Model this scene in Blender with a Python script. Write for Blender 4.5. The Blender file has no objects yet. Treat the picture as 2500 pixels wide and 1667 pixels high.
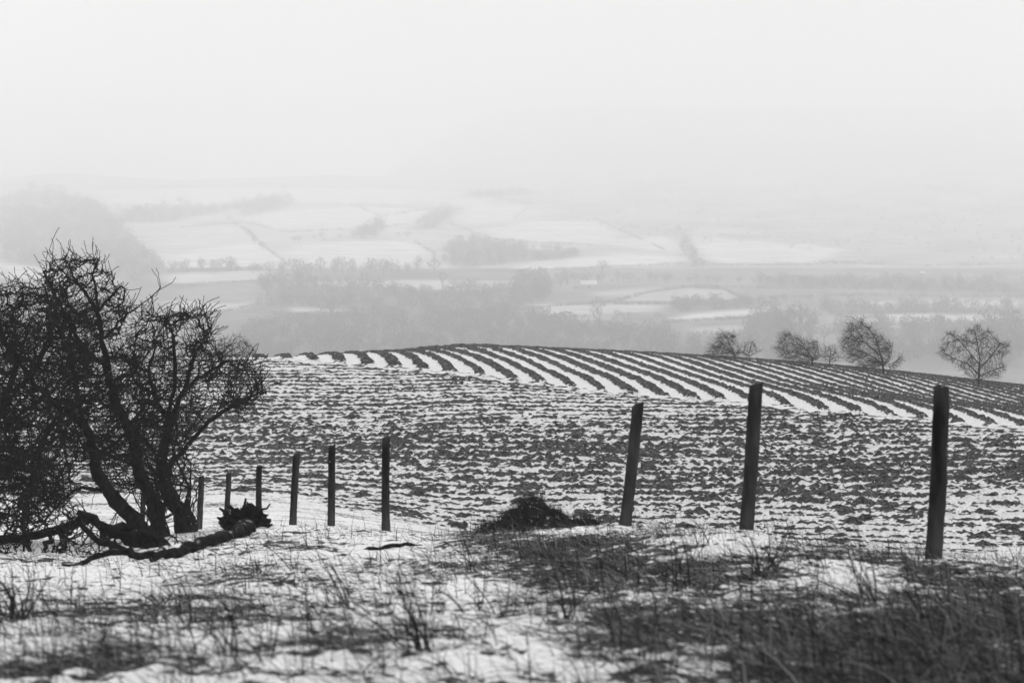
import bpy, math, random
import numpy as np
from math import radians

# ------------------------------------------------------------------ camera, sky, sun, exposure
S = bpy.context.scene
FPX = 5903.0                      # focal length in pixels of a 2500 px wide frame (85 mm on 36 mm)
CX, CY = 1250.0, 833.5
HORIZON = 330.0
TH = math.atan((CY - HORIZON) / FPX)
cd = bpy.data.cameras.new('camera')
cam = bpy.data.objects.new('camera', cd); S.collection.objects.link(cam)
cd.sensor_width = 36.0; cd.lens = FPX / 2500.0 * 36.0
cd.clip_start = 0.1; cd.clip_end = 30000
cam.location = (0, 0, 0); cam.rotation_euler = (radians(90) - TH, 0, 0)
cd.dof.use_dof = True; cd.dof.focus_distance = 72.0; cd.dof.aperture_fstop = 5.6
S.camera = cam

SUN_EL, SUN_ROT = radians(25), radians(-12)
w = bpy.data.worlds.new('World'); S.world = w; w.use_nodes = True
nt = w.node_tree; nt.nodes.clear()
out = nt.nodes.new('ShaderNodeOutputWorld'); bg = nt.nodes.new('ShaderNodeBackground')
sky = nt.nodes.new('ShaderNodeTexSky'); sky.sky_type = 'NISHITA'; sky.sun_disc = False
sky.sun_elevation = SUN_EL; sky.sun_rotation = SUN_ROT; sky.dust_density = 6.0; sky.air_density = 1.0
bw = nt.nodes.new('ShaderNodeRGBToBW'); nt.links.new(sky.outputs[0], bw.inputs[0])
mix = nt.nodes.new('ShaderNodeMath'); mix.operation = 'MULTIPLY_ADD'     # thick even cloud veils the clear sky
SKY_K, SKY_C = 0.08, 7.9
nt.links.new(bw.outputs[0], mix.inputs[0]); mix.inputs[1].default_value = SKY_K; mix.inputs[2].default_value = SKY_C
tc = nt.nodes.new('ShaderNodeTexCoord'); cn = nt.nodes.new('ShaderNodeTexNoise')
cn.inputs['Scale'].default_value = 3.2; cn.inputs['Detail'].default_value = 3
mp = nt.nodes.new('ShaderNodeMapping'); mp.inputs['Scale'].default_value = (1, 1, 3)
nt.links.new(tc.outputs['Generated'], mp.inputs[0]); nt.links.new(mp.outputs[0], cn.inputs['Vector'])
mr = nt.nodes.new('ShaderNodeMapRange'); mr.inputs[1].default_value = .3; mr.inputs[2].default_value = .7
mr.inputs[3].default_value = .95; mr.inputs[4].default_value = 1.05
nt.links.new(cn.outputs['Fac'], mr.inputs[0])
mu = nt.nodes.new('ShaderNodeMath'); mu.operation = 'MULTIPLY'
nt.links.new(mix.outputs[0], mu.inputs[0]); nt.links.new(mr.outputs[0], mu.inputs[1])
nt.links.new(mu.outputs[0], bg.inputs['Color']); bg.inputs['Strength'].default_value = 0.1
nt.links.new(bg.outputs[0], out.inputs['Surface'])

sl = bpy.data.lights.new('sun', 'SUN'); sl.energy = 1.7; sl.angle = radians(12); sl.color = (1, 1, 1)
sun = bpy.data.objects.new('sun', sl); S.collection.objects.link(sun)
sun.rotation_euler = (radians(90) - SUN_EL, 0, math.pi - SUN_ROT)   # behind the mist, ahead of the camera
sun.location = (0, 0, 50)

S.view_settings.view_transform = 'Standard'; S.view_settings.look = 'None'
S.view_settings.exposure = 0.0; S.view_settings.gamma = 1.0
S.cycles.max_bounces = 8; S.cycles.diffuse_bounces = 3; S.cycles.volume_bounces = 6
S.cycles.use_denoising = True
S.cycles.sample_clamp_indirect = 6

HAZE_DENSITY = 5.5e-4
rng = np.random.default_rng(7)

# ------------------------------------------------------------------ helpers
COL = S.collection
ct, st = math.cos(TH), math.sin(TH)
def P(px, py, d):
    "world point seen at photo pixel (px, py), d metres ahead of the viewpoint"
    a = (px - CX) / FPX; b = (CY - py) / FPX
    k = d / (ct + b * st)
    return np.array([a * k, d, (b * ct - st) * k])
def PIX(x, y, z):
    f = y * ct - z * st; u = y * st + z * ct
    return CX + FPX * x / f, CY - FPX * u / f

def tag(o, label=None, cat=None, group=None, kind=None):
    if label: o['label'] = label
    if cat: o['category'] = cat
    if group: o['group'] = group
    if kind: o['kind'] = kind
    return o
def empty(name, loc, label, cat, group=None):
    o = bpy.data.objects.new(name, None); COL.objects.link(o); o.location = tuple(loc)
    o.empty_display_size = .2
    return tag(o, label, cat, group)
def mesh_np(name, v, faces, mat, parent=None, smooth=True, attrs=None):
    "faces: list of (n,3) or (n,4) int arrays"
    v = np.asarray(v, dtype=np.float64)
    if parent is not None and parent.type == 'EMPTY': v = v - np.array(parent.location)
    me = bpy.data.meshes.new(name)
    me.vertices.add(len(v)); me.vertices.foreach_set('co', v.astype(np.float32).ravel())
    faces = [np.asarray(f, dtype=np.int32) for f in faces if len(f)]
    nl = sum(f.size for f in faces); nf = sum(len(f) for f in faces)
    me.loops.add(nl); me.polygons.add(nf)
    me.loops.foreach_set('vertex_index', np.concatenate([f.ravel() for f in faces]))
    tot = np.concatenate([np.full(len(f), f.shape[1], dtype=np.int32) for f in faces])
    start = np.concatenate([[0], np.cumsum(tot)[:-1]]).astype(np.int32)
    me.polygons.foreach_set('loop_start', start)
    me.polygons.foreach_set('use_smooth', np.full(nf, smooth, dtype=bool))
    if attrs:
        for k, a in attrs.items():
            at = me.attributes.new(k, 'FLOAT', 'POINT'); at.data.foreach_set('value', np.asarray(a, dtype=np.float32).ravel())
    me.update(calc_edges=True); me.validate()
    me.materials.append(mat)
    o = bpy.data.objects.new(name, me); COL.objects.link(o)
    if parent is not None: o.parent = parent
    return o

def _hash(ix, iy, seed):
    h = (ix * 374761393 + iy * 668265263 + seed * 974634777) & 0xffffffff
    h = ((h ^ (h >> 13)) * 1274126177) & 0xffffffff
    return ((h ^ (h >> 16)) & 0xffff) / 65535.0
def noise(x, y, seed=0):
    x = np.asarray(x, dtype=np.float64); y = np.asarray(y, dtype=np.float64)
    ix = np.floor(x).astype(np.int64); iy = np.floor(y).astype(np.int64)
    fx = x - ix; fy = y - iy
    def g(i, j):
        a = _hash(ix + i, iy + j, seed) * 2 * np.pi
        return np.cos(a) * (fx - i) + np.sin(a) * (fy - j)
    ux = fx * fx * fx * (fx * (fx * 6 - 15) + 10); uy = fy * fy * fy * (fy * (fy * 6 - 15) + 10)
    a = g(0, 0) * (1 - ux) + g(1, 0) * ux; b = g(0, 1) * (1 - ux) + g(1, 1) * ux
    return (a * (1 - uy) + b * uy) * 1.5
def fbm(x, y, seed=0, octv=4, gain=.5):
    s = 0; a = 1; t = 0
    for i in range(octv):
        s = s + a * noise(x * 2 ** i + 17.3 * i, y * 2 ** i - 9.1 * i, seed + i); t += a; a *= gain
    return s / t
def worley(x, y, seed=0):
    ix = np.floor(x).astype(np.int64); iy = np.floor(y).astype(np.int64)
    best = np.full(np.shape(x), 9.0); idv = np.zeros(np.shape(x))
    for i in (-1, 0, 1):
        for j in (-1, 0, 1):
            cx = ix + i; cy = iy + j
            px = cx + _hash(cx, cy, seed); py = cy + _hash(cx, cy, seed + 5)
            dd = (px - x) ** 2 + (py - y) ** 2
            m = dd < best
            best = np.where(m, dd, best); idv = np.where(m, _hash(cx, cy, seed + 9), idv)
    return np.sqrt(best), idv
def sstep(a, b, x):
    t = np.clip((x - a) / (b - a), 0, 1); return t * t * (3 - 2 * t)

# ------------------------------------------------------------------ materials (all procedural, all neutral grey)
def node_mat(name):
    m = bpy.data.materials.new(name); m.use_nodes = True
    t = m.node_tree; b = t.nodes['Principled BSDF']; b.inputs['Specular IOR Level'].default_value = .02
    return m, t, b
def g4(v): return (v, v, v, 1)
def simple_mat(name, lo, hi, scale, rough=.9, bump=0, bscale=None, stretch=(1, 1, 1)):
    m, t, b = node_mat(name)
    tc = t.nodes.new('ShaderNodeTexCoord'); mp = t.nodes.new('ShaderNodeMapping'); mp.inputs['Scale'].default_value = stretch
    t.links.new(tc.outputs['Object'], mp.inputs[0])
    n = t.nodes.new('ShaderNodeTexNoise'); n.inputs['Scale'].default_value = scale; n.inputs['Detail'].default_value = 5
    t.links.new(mp.outputs[0], n.inputs['Vector'])
    r = t.nodes.new('ShaderNodeValToRGB'); r.color_ramp.elements[0].position = .35; r.color_ramp.elements[1].position = .68
    r.color_ramp.elements[0].color = g4(lo); r.color_ramp.elements[1].color = g4(hi)
    t.links.new(n.outputs['Fac'], r.inputs[0]); t.links.new(r.outputs[0], b.inputs['Base Color'])
    b.inputs['Roughness'].default_value = rough
    if bump:
        n2 = t.nodes.new('ShaderNodeTexNoise'); n2.inputs['Scale'].default_value = bscale or scale * 3; n2.inputs['Detail'].default_value = 4
        t.links.new(mp.outputs[0], n2.inputs['Vector'])
        bp = t.nodes.new('ShaderNodeBump'); bp.inputs['Strength'].default_value = bump; bp.inputs['Distance'].default_value = .02
        t.links.new(n2.outputs['Fac'], bp.inputs['Height']); t.links.new(bp.outputs[0], b.inputs['Normal'])
    return m
def cover_mat(name, lo, hi, nscale, edge, snow=.86, bump=.4, bdist=.02, dust=.42, slo=.68):
    "dark cover below, snow above, by the 'snow' attribute roughened with noise"
    m, t, b = node_mat(name)
    at = t.nodes.new('ShaderNodeAttribute'); at.attribute_name = 'snow'
    tc = t.nodes.new('ShaderNodeTexCoord')
    n = t.nodes.new('ShaderNodeTexNoise'); n.inputs['Scale'].default_value = nscale; n.inputs['Detail'].default_value = 6
    n.inputs['Roughness'].default_value = .65
    t.links.new(tc.outputs['Object'], n.inputs['Vector'])
    ma = t.nodes.new('ShaderNodeMath'); ma.operation = 'MULTIPLY_ADD'; ma.inputs[1].default_value = edge
    t.links.new(n.outputs['Fac'], ma.inputs[0]); 
    sb = t.nodes.new('ShaderNodeMath'); sb.operation = 'SUBTRACT'; sb.inputs[1].default_value = edge * .5
    t.links.new(at.outputs['Fac'], sb.inputs[0]); t.links.new(sb.outputs[0], ma.inputs[2])
    mr = t.nodes.new('ShaderNodeMapRange'); mr.interpolation_type = 'SMOOTHSTEP'
    mr.inputs[1].default_value = .38; mr.inputs[2].default_value = .62
    t.links.new(ma.outputs[0], mr.inputs[0])
    n2 = t.nodes.new('ShaderNodeTexNoise'); n2.inputs['Scale'].default_value = nscale * .45; n2.inputs['Detail'].default_value = 5
    t.links.new(tc.outputs['Object'], n2.inputs['Vector'])
    r = t.nodes.new('ShaderNodeValToRGB'); r.color_ramp.elements[0].position = .33; r.color_ramp.elements[1].position = .7
    r.color_ramp.elements[0].color = g4(lo); r.color_ramp.elements[1].color = g4(hi)
    t.links.new(n2.outputs['Fac'], r.inputs[0])
    mx = t.nodes.new('ShaderNodeMix'); mx.data_type = 'RGBA'
    n3 = t.nodes.new('ShaderNodeTexNoise'); n3.inputs['Scale'].default_value = nscale * 1.3; n3.inputs['Detail'].default_value = 5
    mp3 = t.nodes.new('ShaderNodeMapping'); mp3.inputs['Location'].default_value = (5, 3, 1); t.links.new(tc.outputs['Object'], mp3.inputs[0]); t.links.new(mp3.outputs[0], n3.inputs['Vector'])
    r3 = t.nodes.new('ShaderNodeValToRGB'); r3.color_ramp.elements[0].position = .32; r3.color_ramp.elements[1].position = .62
    r3.color_ramp.elements[0].color = g4(snow * slo); r3.color_ramp.elements[1].color = g4(snow); t.links.new(n3.outputs['Fac'], r3.inputs[0]); t.links.new(r3.outputs[0], mx.inputs[7])
    t.links.new(mr.outputs[0], mx.inputs[0]); t.links.new(r.outputs[0], mx.inputs[6])
    # thin dusting of snow caught on the crumbs
    n4 = t.nodes.new('ShaderNodeTexNoise'); n4.inputs['Scale'].default_value = nscale * .8; n4.inputs['Detail'].default_value = 7; n4.inputs['Roughness'].default_value = .8
    mp4 = t.nodes.new('ShaderNodeMapping'); mp4.inputs['Location'].default_value = (9, 2, 4); mp4.inputs['Scale'].default_value = (1, 1, 1.6); t.links.new(tc.outputs['Object'], mp4.inputs[0]); t.links.new(mp4.outputs[0], n4.inputs['Vector'])
    m4 = t.nodes.new('ShaderNodeMapRange'); m4.inputs[1].default_value = .53; m4.inputs[2].default_value = .66; m4.inputs[3].default_value = 0; m4.inputs[4].default_value = dust; t.links.new(n4.outputs['Fac'], m4.inputs[0])
    x4 = t.nodes.new('ShaderNodeMix'); x4.data_type = 'RGBA'; x4.inputs[7].default_value = g4(.72); t.links.new(m4.outputs[0], x4.inputs[0]); t.links.new(r.outputs[0], x4.inputs[6]); t.links.new(x4.outputs[2], mx.inputs[6])
    t.links.new(mx.outputs[2], b.inputs['Base Color']); b.inputs['Roughness'].default_value = .85
    bp = t.nodes.new('ShaderNodeBump'); bp.inputs['Strength'].default_value = bump; bp.inputs['Distance'].default_value = bdist
    t.links.new(n.outputs['Fac'], bp.inputs['Height']); t.links.new(bp.outputs[0], b.inputs['Normal'])
    return m
M_field = cover_mat('ploughed_soil_and_snow', .004, .085, 17, .85, snow=.88, bump=.8, bdist=.03)
M_bank = cover_mat('pasture_snow', .008, .075, 20, 1.0, slo=.78, dust=.35, snow=.88, bump=.5, bdist=.02)
def snow_top(m, amount, z0=.55, scale=6):
    t = m.node_tree; b = t.nodes['Principled BSDF']; src = b.inputs['Base Color'].links[0].from_socket
    ge = t.nodes.new('ShaderNodeNewGeometry'); sx = t.nodes.new('ShaderNodeSeparateXYZ'); t.links.new(ge.outputs['Normal'], sx.inputs[0])
    tc = t.nodes.new('ShaderNodeTexCoord'); n = t.nodes.new('ShaderNodeTexNoise'); n.inputs['Scale'].default_value = scale; n.inputs['Detail'].default_value = 5; t.links.new(tc.outputs['Object'], n.inputs['Vector'])
    a = t.nodes.new('ShaderNodeMath'); a.operation = 'MULTIPLY_ADD'; a.inputs[1].default_value = 1.6; a.inputs[2].default_value = -.8; t.links.new(n.outputs['Fac'], a.inputs[0])
    c = t.nodes.new('ShaderNodeMath'); c.operation = 'ADD'; t.links.new(a.outputs[0], c.inputs[0]); t.links.new(sx.outputs['Z'], c.inputs[1])
    r = t.nodes.new('ShaderNodeMapRange'); r.inputs[1].default_value = z0; r.inputs[2].default_value = z0 + .25; r.inputs[4].default_value = amount; t.links.new(c.outputs[0], r.inputs[0])
    mx = t.nodes.new('ShaderNodeMix'); mx.data_type = 'RGBA'; mx.inputs[7].default_value = g4(.8); t.links.new(r.outputs[0], mx.inputs[0]); t.links.new(src, mx.inputs[6]); t.links.new(mx.outputs[2], b.inputs['Base Color'])
M_bark = simple_mat('bark', .004, .022, 9, .95, 1.0, 22)
M_log = simple_mat('dead_bark', .004, .022, 9, .95, 1.0, 25); snow_top(M_log, .6, 1.12)
M_twig = simple_mat('twigs', .006, .024, 3)
M_hedgetwig = simple_mat('windswept_twigs', .03, .075, 2)
M_post = simple_mat('weathered_wood', .004, .07, 6, .9, .6, 40, (1, 1, .25))
def blade_mat(name, lo, hi):
    m, t, b = node_mat(name); at = t.nodes.new('ShaderNodeAttribute'); at.attribute_name = 'tone'
    mr = t.nodes.new('ShaderNodeMapRange'); mr.inputs[3].default_value = lo; mr.inputs[4].default_value = hi
    t.links.new(at.outputs['Fac'], mr.inputs[0]); t.links.new(mr.outputs[0], b.inputs['Base Color']); b.inputs['Roughness'].default_value = .8
    return m
M_grass = blade_mat('dead_grass', .005, .32)
M_stem = simple_mat('dry_stems', .010, .045, 6)
M_mound = simple_mat('dark_turf', .010, .05, 9, .95, .9, 30); snow_top(M_mound, .75, .95, 12)
M_far = simple_mat('distant_twigs', .03, .08, .2)
M_snow = simple_mat('fresh_snow', .78, .88, 5)
M_stone = simple_mat('pale_stone', .3, .45, .5)
M_slate = simple_mat('slate', .12, .2, .5)

snow_top(M_post, .9, .9)
# ------------------------------------------------------------------ the shape of the land (photo rows read off at known distances)
CT = []
def row(px, *pairs):
    for i in range(0, len(pairs), 2): CT.append((px, pairs[i], pairs[i + 1]))
def zrow(px, d, z): CT.append((px, d, PIX(0, d, z)[1]))
for px in (-500, 300, 1250, 2200, 3000): zrow(px, 3.0, -1.62); zrow(px, 5.0, -1.62)
row(-500, 7.5, 1665, 16, 1425, 22, 1372, 34, 1325, 47, 1280, 52, 1235, 60, 1124, 68, 990, 76, 895, 84, 882, 95, 890, 125, 940)
row(0, 7.5, 1665, 11, 1520, 16, 1425, 22, 1372, 28, 1347, 34, 1320, 41, 1303, 47, 1272, 52, 1230, 56, 1185, 60, 1124, 65, 1036, 70, 962, 76, 895, 83, 882, 95, 888, 125, 940)
row(350, 7.5, 1665, 11, 1515, 16, 1418, 22, 1366, 28, 1343, 34, 1316, 41, 1303, 47, 1274, 52, 1230, 60, 1124, 70, 962, 76, 892, 83, 878, 95, 886, 125, 935)
row(640, 7.5, 1665, 11, 1500, 16, 1390, 22, 1318, 27, 1287, 32, 1283, 37, 1284, 42, 1282, 47, 1262, 52, 1228, 60, 1124, 70, 961, 76, 888, 84, 875, 96, 884, 125, 920)
row(943, 7.5, 1665, 11, 1500, 16, 1405, 22, 1335, 26, 1308, 30, 1297, 36, 1295, 44, 1290, 52, 1262, 60, 1124, 70, 959, 77, 885, 86, 864, 100, 866, 125, 885)
row(1150, 11, 1495, 16, 1385, 20, 1338, 25, 1308, 31, 1320, 40, 1335, 52, 1295, 60, 1124, 72, 930, 84, 877, 100, 852, 112, 853, 128, 868)
row(1380, 7.5, 1665, 11, 1490, 16, 1365, 20, 1308, 24, 1292, 31, 1325, 40, 1345, 52, 1300, 60, 1124, 70, 965, 80, 912, 95, 872, 110, 856, 128, 868)
row(1528, 7.5, 1665, 11, 1485, 16, 1355, 20, 1300, 22.3, 1284, 27, 1300, 36, 1345, 45, 1350, 52, 1305, 60, 1124, 70, 970, 80, 917, 95, 880, 110, 862, 128, 873)
row(1820, 7.5, 1665, 11, 1480, 14, 1385, 17, 1315, 19.4, 1296, 24, 1335, 32, 1375, 45, 1380, 52, 1315, 60, 1128, 68, 992, 80, 938, 95, 900, 110, 879, 128, 890)
row(2050, 11, 1475, 14, 1395, 17.5, 1350, 20, 1350, 28, 1390, 45, 1395, 52, 1320, 60, 1126, 66.5, 1012, 80, 955, 95, 917, 110, 897, 128, 908)
row(2278, 7.5, 1665, 11, 1475, 14, 1405, 16.4, 1366, 20, 1368, 28, 1405, 45, 1400, 52, 1325, 60, 1124, 65, 1035, 80, 982, 95, 940, 110, 920, 128, 932)
row(2500, 7.5, 1660, 11, 1480, 14, 1415, 17, 1378, 20, 1368, 28, 1400, 45, 1400, 52, 1325, 60, 1120, 63.5, 1060, 80, 1002, 95, 965, 112, 945, 128, 957)
row(3000, 7.5, 1655, 16, 1390, 20, 1375, 28, 1400, 45, 1400, 52, 1330, 62, 1095, 80, 1030, 95, 1000, 112, 985, 128, 1000)
CT = np.array(CT, dtype=float)
def feat(px, d): return np.stack([np.asarray(px) / 420.0, np.log(np.asarray(d)) * 7.0], -1)
_F = feat(CT[:, 0], CT[:, 1])
def _k(r2): return .5 * r2 * np.log(r2 + 1e-9)
_n = len(CT)
_A = np.zeros((_n + 3, _n + 3))
_r2 = ((_F[:, None] - _F[None]) ** 2).sum(-1)
_A[:_n, :_n] = _k(_r2) + np.eye(_n) * .02
_A[:_n, _n] = 1; _A[:_n, _n + 1:] = _F; _A[_n, :_n] = 1; _A[_n + 1:, :_n] = _F.T
_W = np.linalg.solve(_A, np.concatenate([CT[:, 2], np.zeros(3)]))
def pyrow(px, d):
    px = np.clip(px, -700, 3200); f = feat(px, d); o = np.empty(f.shape[0])
    for i in range(0, len(f), 60000):
        q = f[i:i + 60000]; r2 = ((q[:, None, :] - _F[None]) ** 2).sum(-1)
        o[i:i + 60000] = _k(r2) @ _W[:_n] + _W[_n] + q @ _W[_n + 1:]
    return o
def ground_base(x, d):
    sh = np.shape(x); x = np.ravel(x).astype(float); d = np.ravel(d).astype(float)
    dd = np.clip(d, 3.0, 128.0)
    px = CX + FPX * x / dd
    for _ in range(2):
        py = pyrow(px, dd); b = (CY - py) / FPX
        px = CX + FPX * (x / dd) * (ct + b * st)
    z = (b * ct - st) * dd / (ct + b * st)
    z = z - np.clip(d - 128, 0, None) * .16
    return z.reshape(sh)
_gd = np.exp(np.linspace(np.log(2.5), np.log(150), 420)); _gu = np.linspace(-1, 1, 321)
_GD, _GU = np.meshgrid(_gd, _gu, indexing='ij')
_GZ = ground_base(_GU * (_GD + 4) * .8, _GD)
def gz(x, d):
    "bilinear lookup of the smooth land"
    x = np.asarray(x, float); d = np.clip(np.asarray(d, float), 2.5, 149.9)
    i = (np.log(d) - np.log(2.5)) / (np.log(150) - np.log(2.5)) * 419; j = (np.clip(x / ((d + 4) * .8), -1, 1) + 1) * 160
    i0 = np.clip(i.astype(int), 0, 418); j0 = np.clip(j.astype(int), 0, 319); fi = i - i0; fj = j - j0
    return (_GZ[i0, j0] * (1 - fi) * (1 - fj) + _GZ[i0 + 1, j0] * fi * (1 - fj) + _GZ[i0, j0 + 1] * (1 - fi) * fj + _GZ[i0 + 1, j0 + 1] * fi * fj)

# authoring map of the grassy patches on the bank: (px, py, rx, ry, amount), read off the photo
GRASS = [(2350, 1650, 420, 110, 1.25), (2150, 1560, 330, 60, .8), (2480, 1500, 220, 70, 1.0), (1950, 1640, 350, 45, .9), (1800, 1500, 300, 60, .7),
         (1500, 1400, 260, 55, .8), (1350, 1350, 190, 45, .9), (1600, 1560, 260, 30, .7), (2380, 1430, 160, 30, .9), (2250, 1395, 90, 22, .9),
         (1850, 1400, 160, 30, .5), (2050, 1360, 140, 14, .6), (1180, 1310, 90, 16, .9), (500, 1480, 220, 14, .8), (600, 1505, 260, 12, .8),
         (900, 1570, 300, 20, 1.0), (350, 1610, 280, 30, .9), (150, 1490, 160, 22, .6), (650, 1420, 260, 16, .6), (640, 1330, 130, 22, .6),
         (80, 1640, 160, 30, .7), (1060, 1640, 150, 20, .4), (1500, 1500, 200, 28, .6), (780, 1340, 90, 10, .5), (1000, 1385, 140, 12, .6),
         (1300, 1620, 160, 20, -.5), (1620, 1450, 90, 22, -.3), (1780, 1330, 110, 16, -.35), (1450, 1330, 200, 22, .6), (1700, 1380, 200, 22, .5), (1320, 1420, 160, 30, .5), (2000, 1450, 200, 20, .4), (1620, 1308, 150, 12, .45), (1930, 1345, 130, 14, .5), (2120, 1370, 120, 10, .4), (930, 1345, 110, 14, -1.0), (1250, 1560, 90, 25, -.4),
         (2100, 1420, 120, 20, -.6), (300, 1440, 200, 14, -.5), (560, 1565, 140, 14, -.5), (150, 1400, 200, 20, -.4), (1200, 1440, 120, 22, -.5)]
def grassiness(x, d, z):
    px, py = PIX(x, d, z); a = np.zeros(np.shape(px))
    wx = 30 * noise(x * .9, d * .9, 71); wy = 16 * noise(x * 1.1, d * 1.1, 73)
    for (cx, cy, rx, ry, am) in GRASS:
        a = a + am * np.exp(-(((px + wx - cx) / rx) ** 2 + ((py + wy - cy) / ry) ** 2) * 1.1)
    return a

# ------------------------------------------------------------------ ground (bank) and ploughed field as one continuous sheet in two pieces
def ucols():
    c = np.arange(-.235, .2351, .00072)
    o = np.linspace(.24, .8, 90)
    return np.concatenate([-o[::-1], c, o])
def grid(ds):
    u = ucols(); D, U = np.meshgrid(ds, u, indexing='ij'); X = U * (D + 4)
    n, m = D.shape; idx = np.arange(n * m).reshape(n, m)
    f = np.stack([idx[:-1, :-1], idx[:-1, 1:], idx[1:, 1:], idx[1:, :-1]], -1).reshape(-1, 4)
    return X.ravel(), D.ravel(), f
D_EDGE = 50.0
def headland(x, d): return d - (72.0 - .63 * x)          # >0: upper part, furrows up and down the hill
def relief(x, d):
    "returns height of clods/ridges above the smooth land and snow amount"
    # ---- pasture
    t1 = fbm(x * .8, d * .5, 1, 4); t2 = fbm(x * 3.2, d * 2.2, 11, 3); t3 = fbm(x * 9, d * 6, 31, 3)
    near = sstep(45, 20, d)
    zb = .045 * t1 + .032 * t2 + .014 * t3
    # ---- lower ploughland, furrows across the view
    wob = .45 * noise(x * .12, d * .2, 41) + .16 * noise(x * .7, d * .9, 42) + .13 * noise(x * 2.3, d * 2.1, 40) + .07 * noise(x * 5, d * 4, 33)
    ph = (d + wob) / .68
    rid = .5 + .5 * np.cos(2 * np.pi * ph)
    brk = .5 + .5 * np.clip(noise(x * 1.9, d * 1.9, 39) * 2.0, -1, 1)
    rough = .72 + .28 * np.clip(noise(x * .08 + 3, d * .14, 43) * 1.8, -1, 1)          # where the clods take over
    rough = rough * (1 - .6 * sstep(63, 73, d) * sstep(4, -6, x))
    w1, i1 = worley(x * 3.5 + .35 * noise(x * 2, d * 2, 44), d * 2.6 + .2 * noise(x * 2, d * 2, 34), 45)
    w2, i2 = worley(x * 6.4 + .25 * noise(x * 5, d * 5, 46), d * 5.8, 47)
    w3, i3 = worley(x * 10, d * 9, 37)
    clod = np.clip(.66 - w1, 0, 1) * np.clip(i1 * 1.5 - .25, 0, 1) * 1.5; clod2 = np.clip(.68 - w2, 0, 1) * np.clip(i2 * 1.5 - .25, 0, 1); clod3 = np.clip(.7 - w3, 0, 1) * i3
    fine = fbm(x * 9, d * 7.5, 48, 4, .65)
    w0, i0 = worley(x * 1.5 + .3 * noise(x * 3, d * 3, 65), d * 1.9 + .3 * noise(x * 3 + 7, d * 3, 66), 67); big = np.clip(.46 - w0, 0, 1) * (i0 > .8) * (.5 + (i0 - .8) * 2.5) * (1 - .7 * sstep(64, 70, d)) * (1 + 1.3 * sstep(59, 54, d))
    zl = .16 * big + .05 * rid * (.5 + .5 * brk) + rough * (.085 * clod + .085 * clod2) + .035 * clod2 + .045 * clod3 + .028 * fine
    dark_l = (1.3 * big + .62 * rid * (.55 + .45 * brk) * (1.15 - .35 * rough) + rough * (.42 * clod + .95 * clod2 + .75 * clod3) + .15 * clod2 + .2 * clod3 + .50 * fine
              + .16 * noise(x * 4.6, d * 5.0, 49) + .18 * noise(x * 9, d * 8, 35) + .08 * noise(x * .6, d * 1.6, 36) + .04 * noise(x * .22, d * .3, 50))
    snow_l = .5 - (dark_l - .475 + .08 * np.clip(noise(x * .3, d * .45, 68) * 1.6, -1, 1)) * 2.0
    # wheel lines of clean snow and the barer middle
    snow_l = snow_l - .05 * np.exp(-((d - 60.0 + .08 * x) / 2.6) ** 2)
    for dw, sl_, ww, aw in ((54.9, .02, .30, .35), (56.0, -.01, .35, .3), (53.3, .015, .5, .25), (63.4, .03, .4, .22), (66.2, .0, .4, .2)):
        snow_l = snow_l + aw * np.exp(-((d - dw + sl_ * x + .25 * noise(x * .35, dw, 5)) / ww) ** 2) * (.45 + .55 * np.clip(noise(x * .25, dw * 3, 6) * 2 + .4, 0, 1))
    # ---- upper ploughland, ridges running away over the crest
    bend = .065 * (d - 72) * sstep(9, -6, x)
    v = (x + bend + .051 * d + .05 * noise(x * .25, d * .12, 51) + .05 * noise(x * 1.2, d * .9, 55)) / .84
    k = np.floor(v); tri = 1 - np.abs((v - k) - .5) * 2
    hl = headland(x, d)
    endj = .8 + .7 * (_hash(k.astype(np.int64), k.astype(np.int64) * 0 + 3, 52))
    on = sstep(0, .7, hl - endj + .3 * noise(x * 3, d * 3, 53))
    wv = .43 + .12 * (_hash(k.astype(np.int64), k.astype(np.int64) * 0 + 8, 52) - .5) + .07 * noise(x * .6, d * .5, 57)
    e = tri + .20 * fbm(x * 1.3, d * .8, 64, 3) + .26 * fbm(x * 3.0, d * 2.4, 54, 4, .65)
    body = sstep(1 - wv - .12, 1 - wv + .16, e)
    zu = (.085 * body * on + .09 * body * on * np.exp(-((x + 2.6) / 2.6) ** 2) * sstep(84, 95, d) * np.clip(.5 + noise(x * 1.5, d * .8, 69) * 1.5, 0, 1.3) + .09 * clod2 * body + .05 * clod3 * body + .015 * fine) + .02 * clod2
    snow_u = .5 + (.5 - body * on) * 1.1 + .30 * fine - .02
    snow_u = snow_u - .9 * (1 - on) * np.clip(fbm(x * 2.2, d * 2.6, 58, 4) * 1.8, -.2, .9) - .32 * (1 - on) - .12 * np.clip(fbm(x * 2.4, d * 1.2, 56, 4) * 1.6, 0, 1)
    up = sstep(-.35, .35, hl + .5 * noise(x * .8, d * .8, 59))
    zf = zl * (1 - up) + zu * up; sf = snow_l * (1 - up) + snow_u * up
    # far left crest and right crest: darker trampled edge
    # ---- where the ploughland begins: a ragged edge
    px = CX + FPX * x / d
    start = 52.2 - 1.2 * sstep(900, 1300, px) + 2.0 * sstep(950, 650, px)
    pl = sstep(-.6, .6, d - start + .7 * noise(x * .5, d * .5, 60))
    sg = .62 + .35 * fbm(x * .7, d * 1.2, 61, 4) + .25 * t3
    return zb * near + (zf * pl), sf, pl, sg, t1, t2, t3
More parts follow.
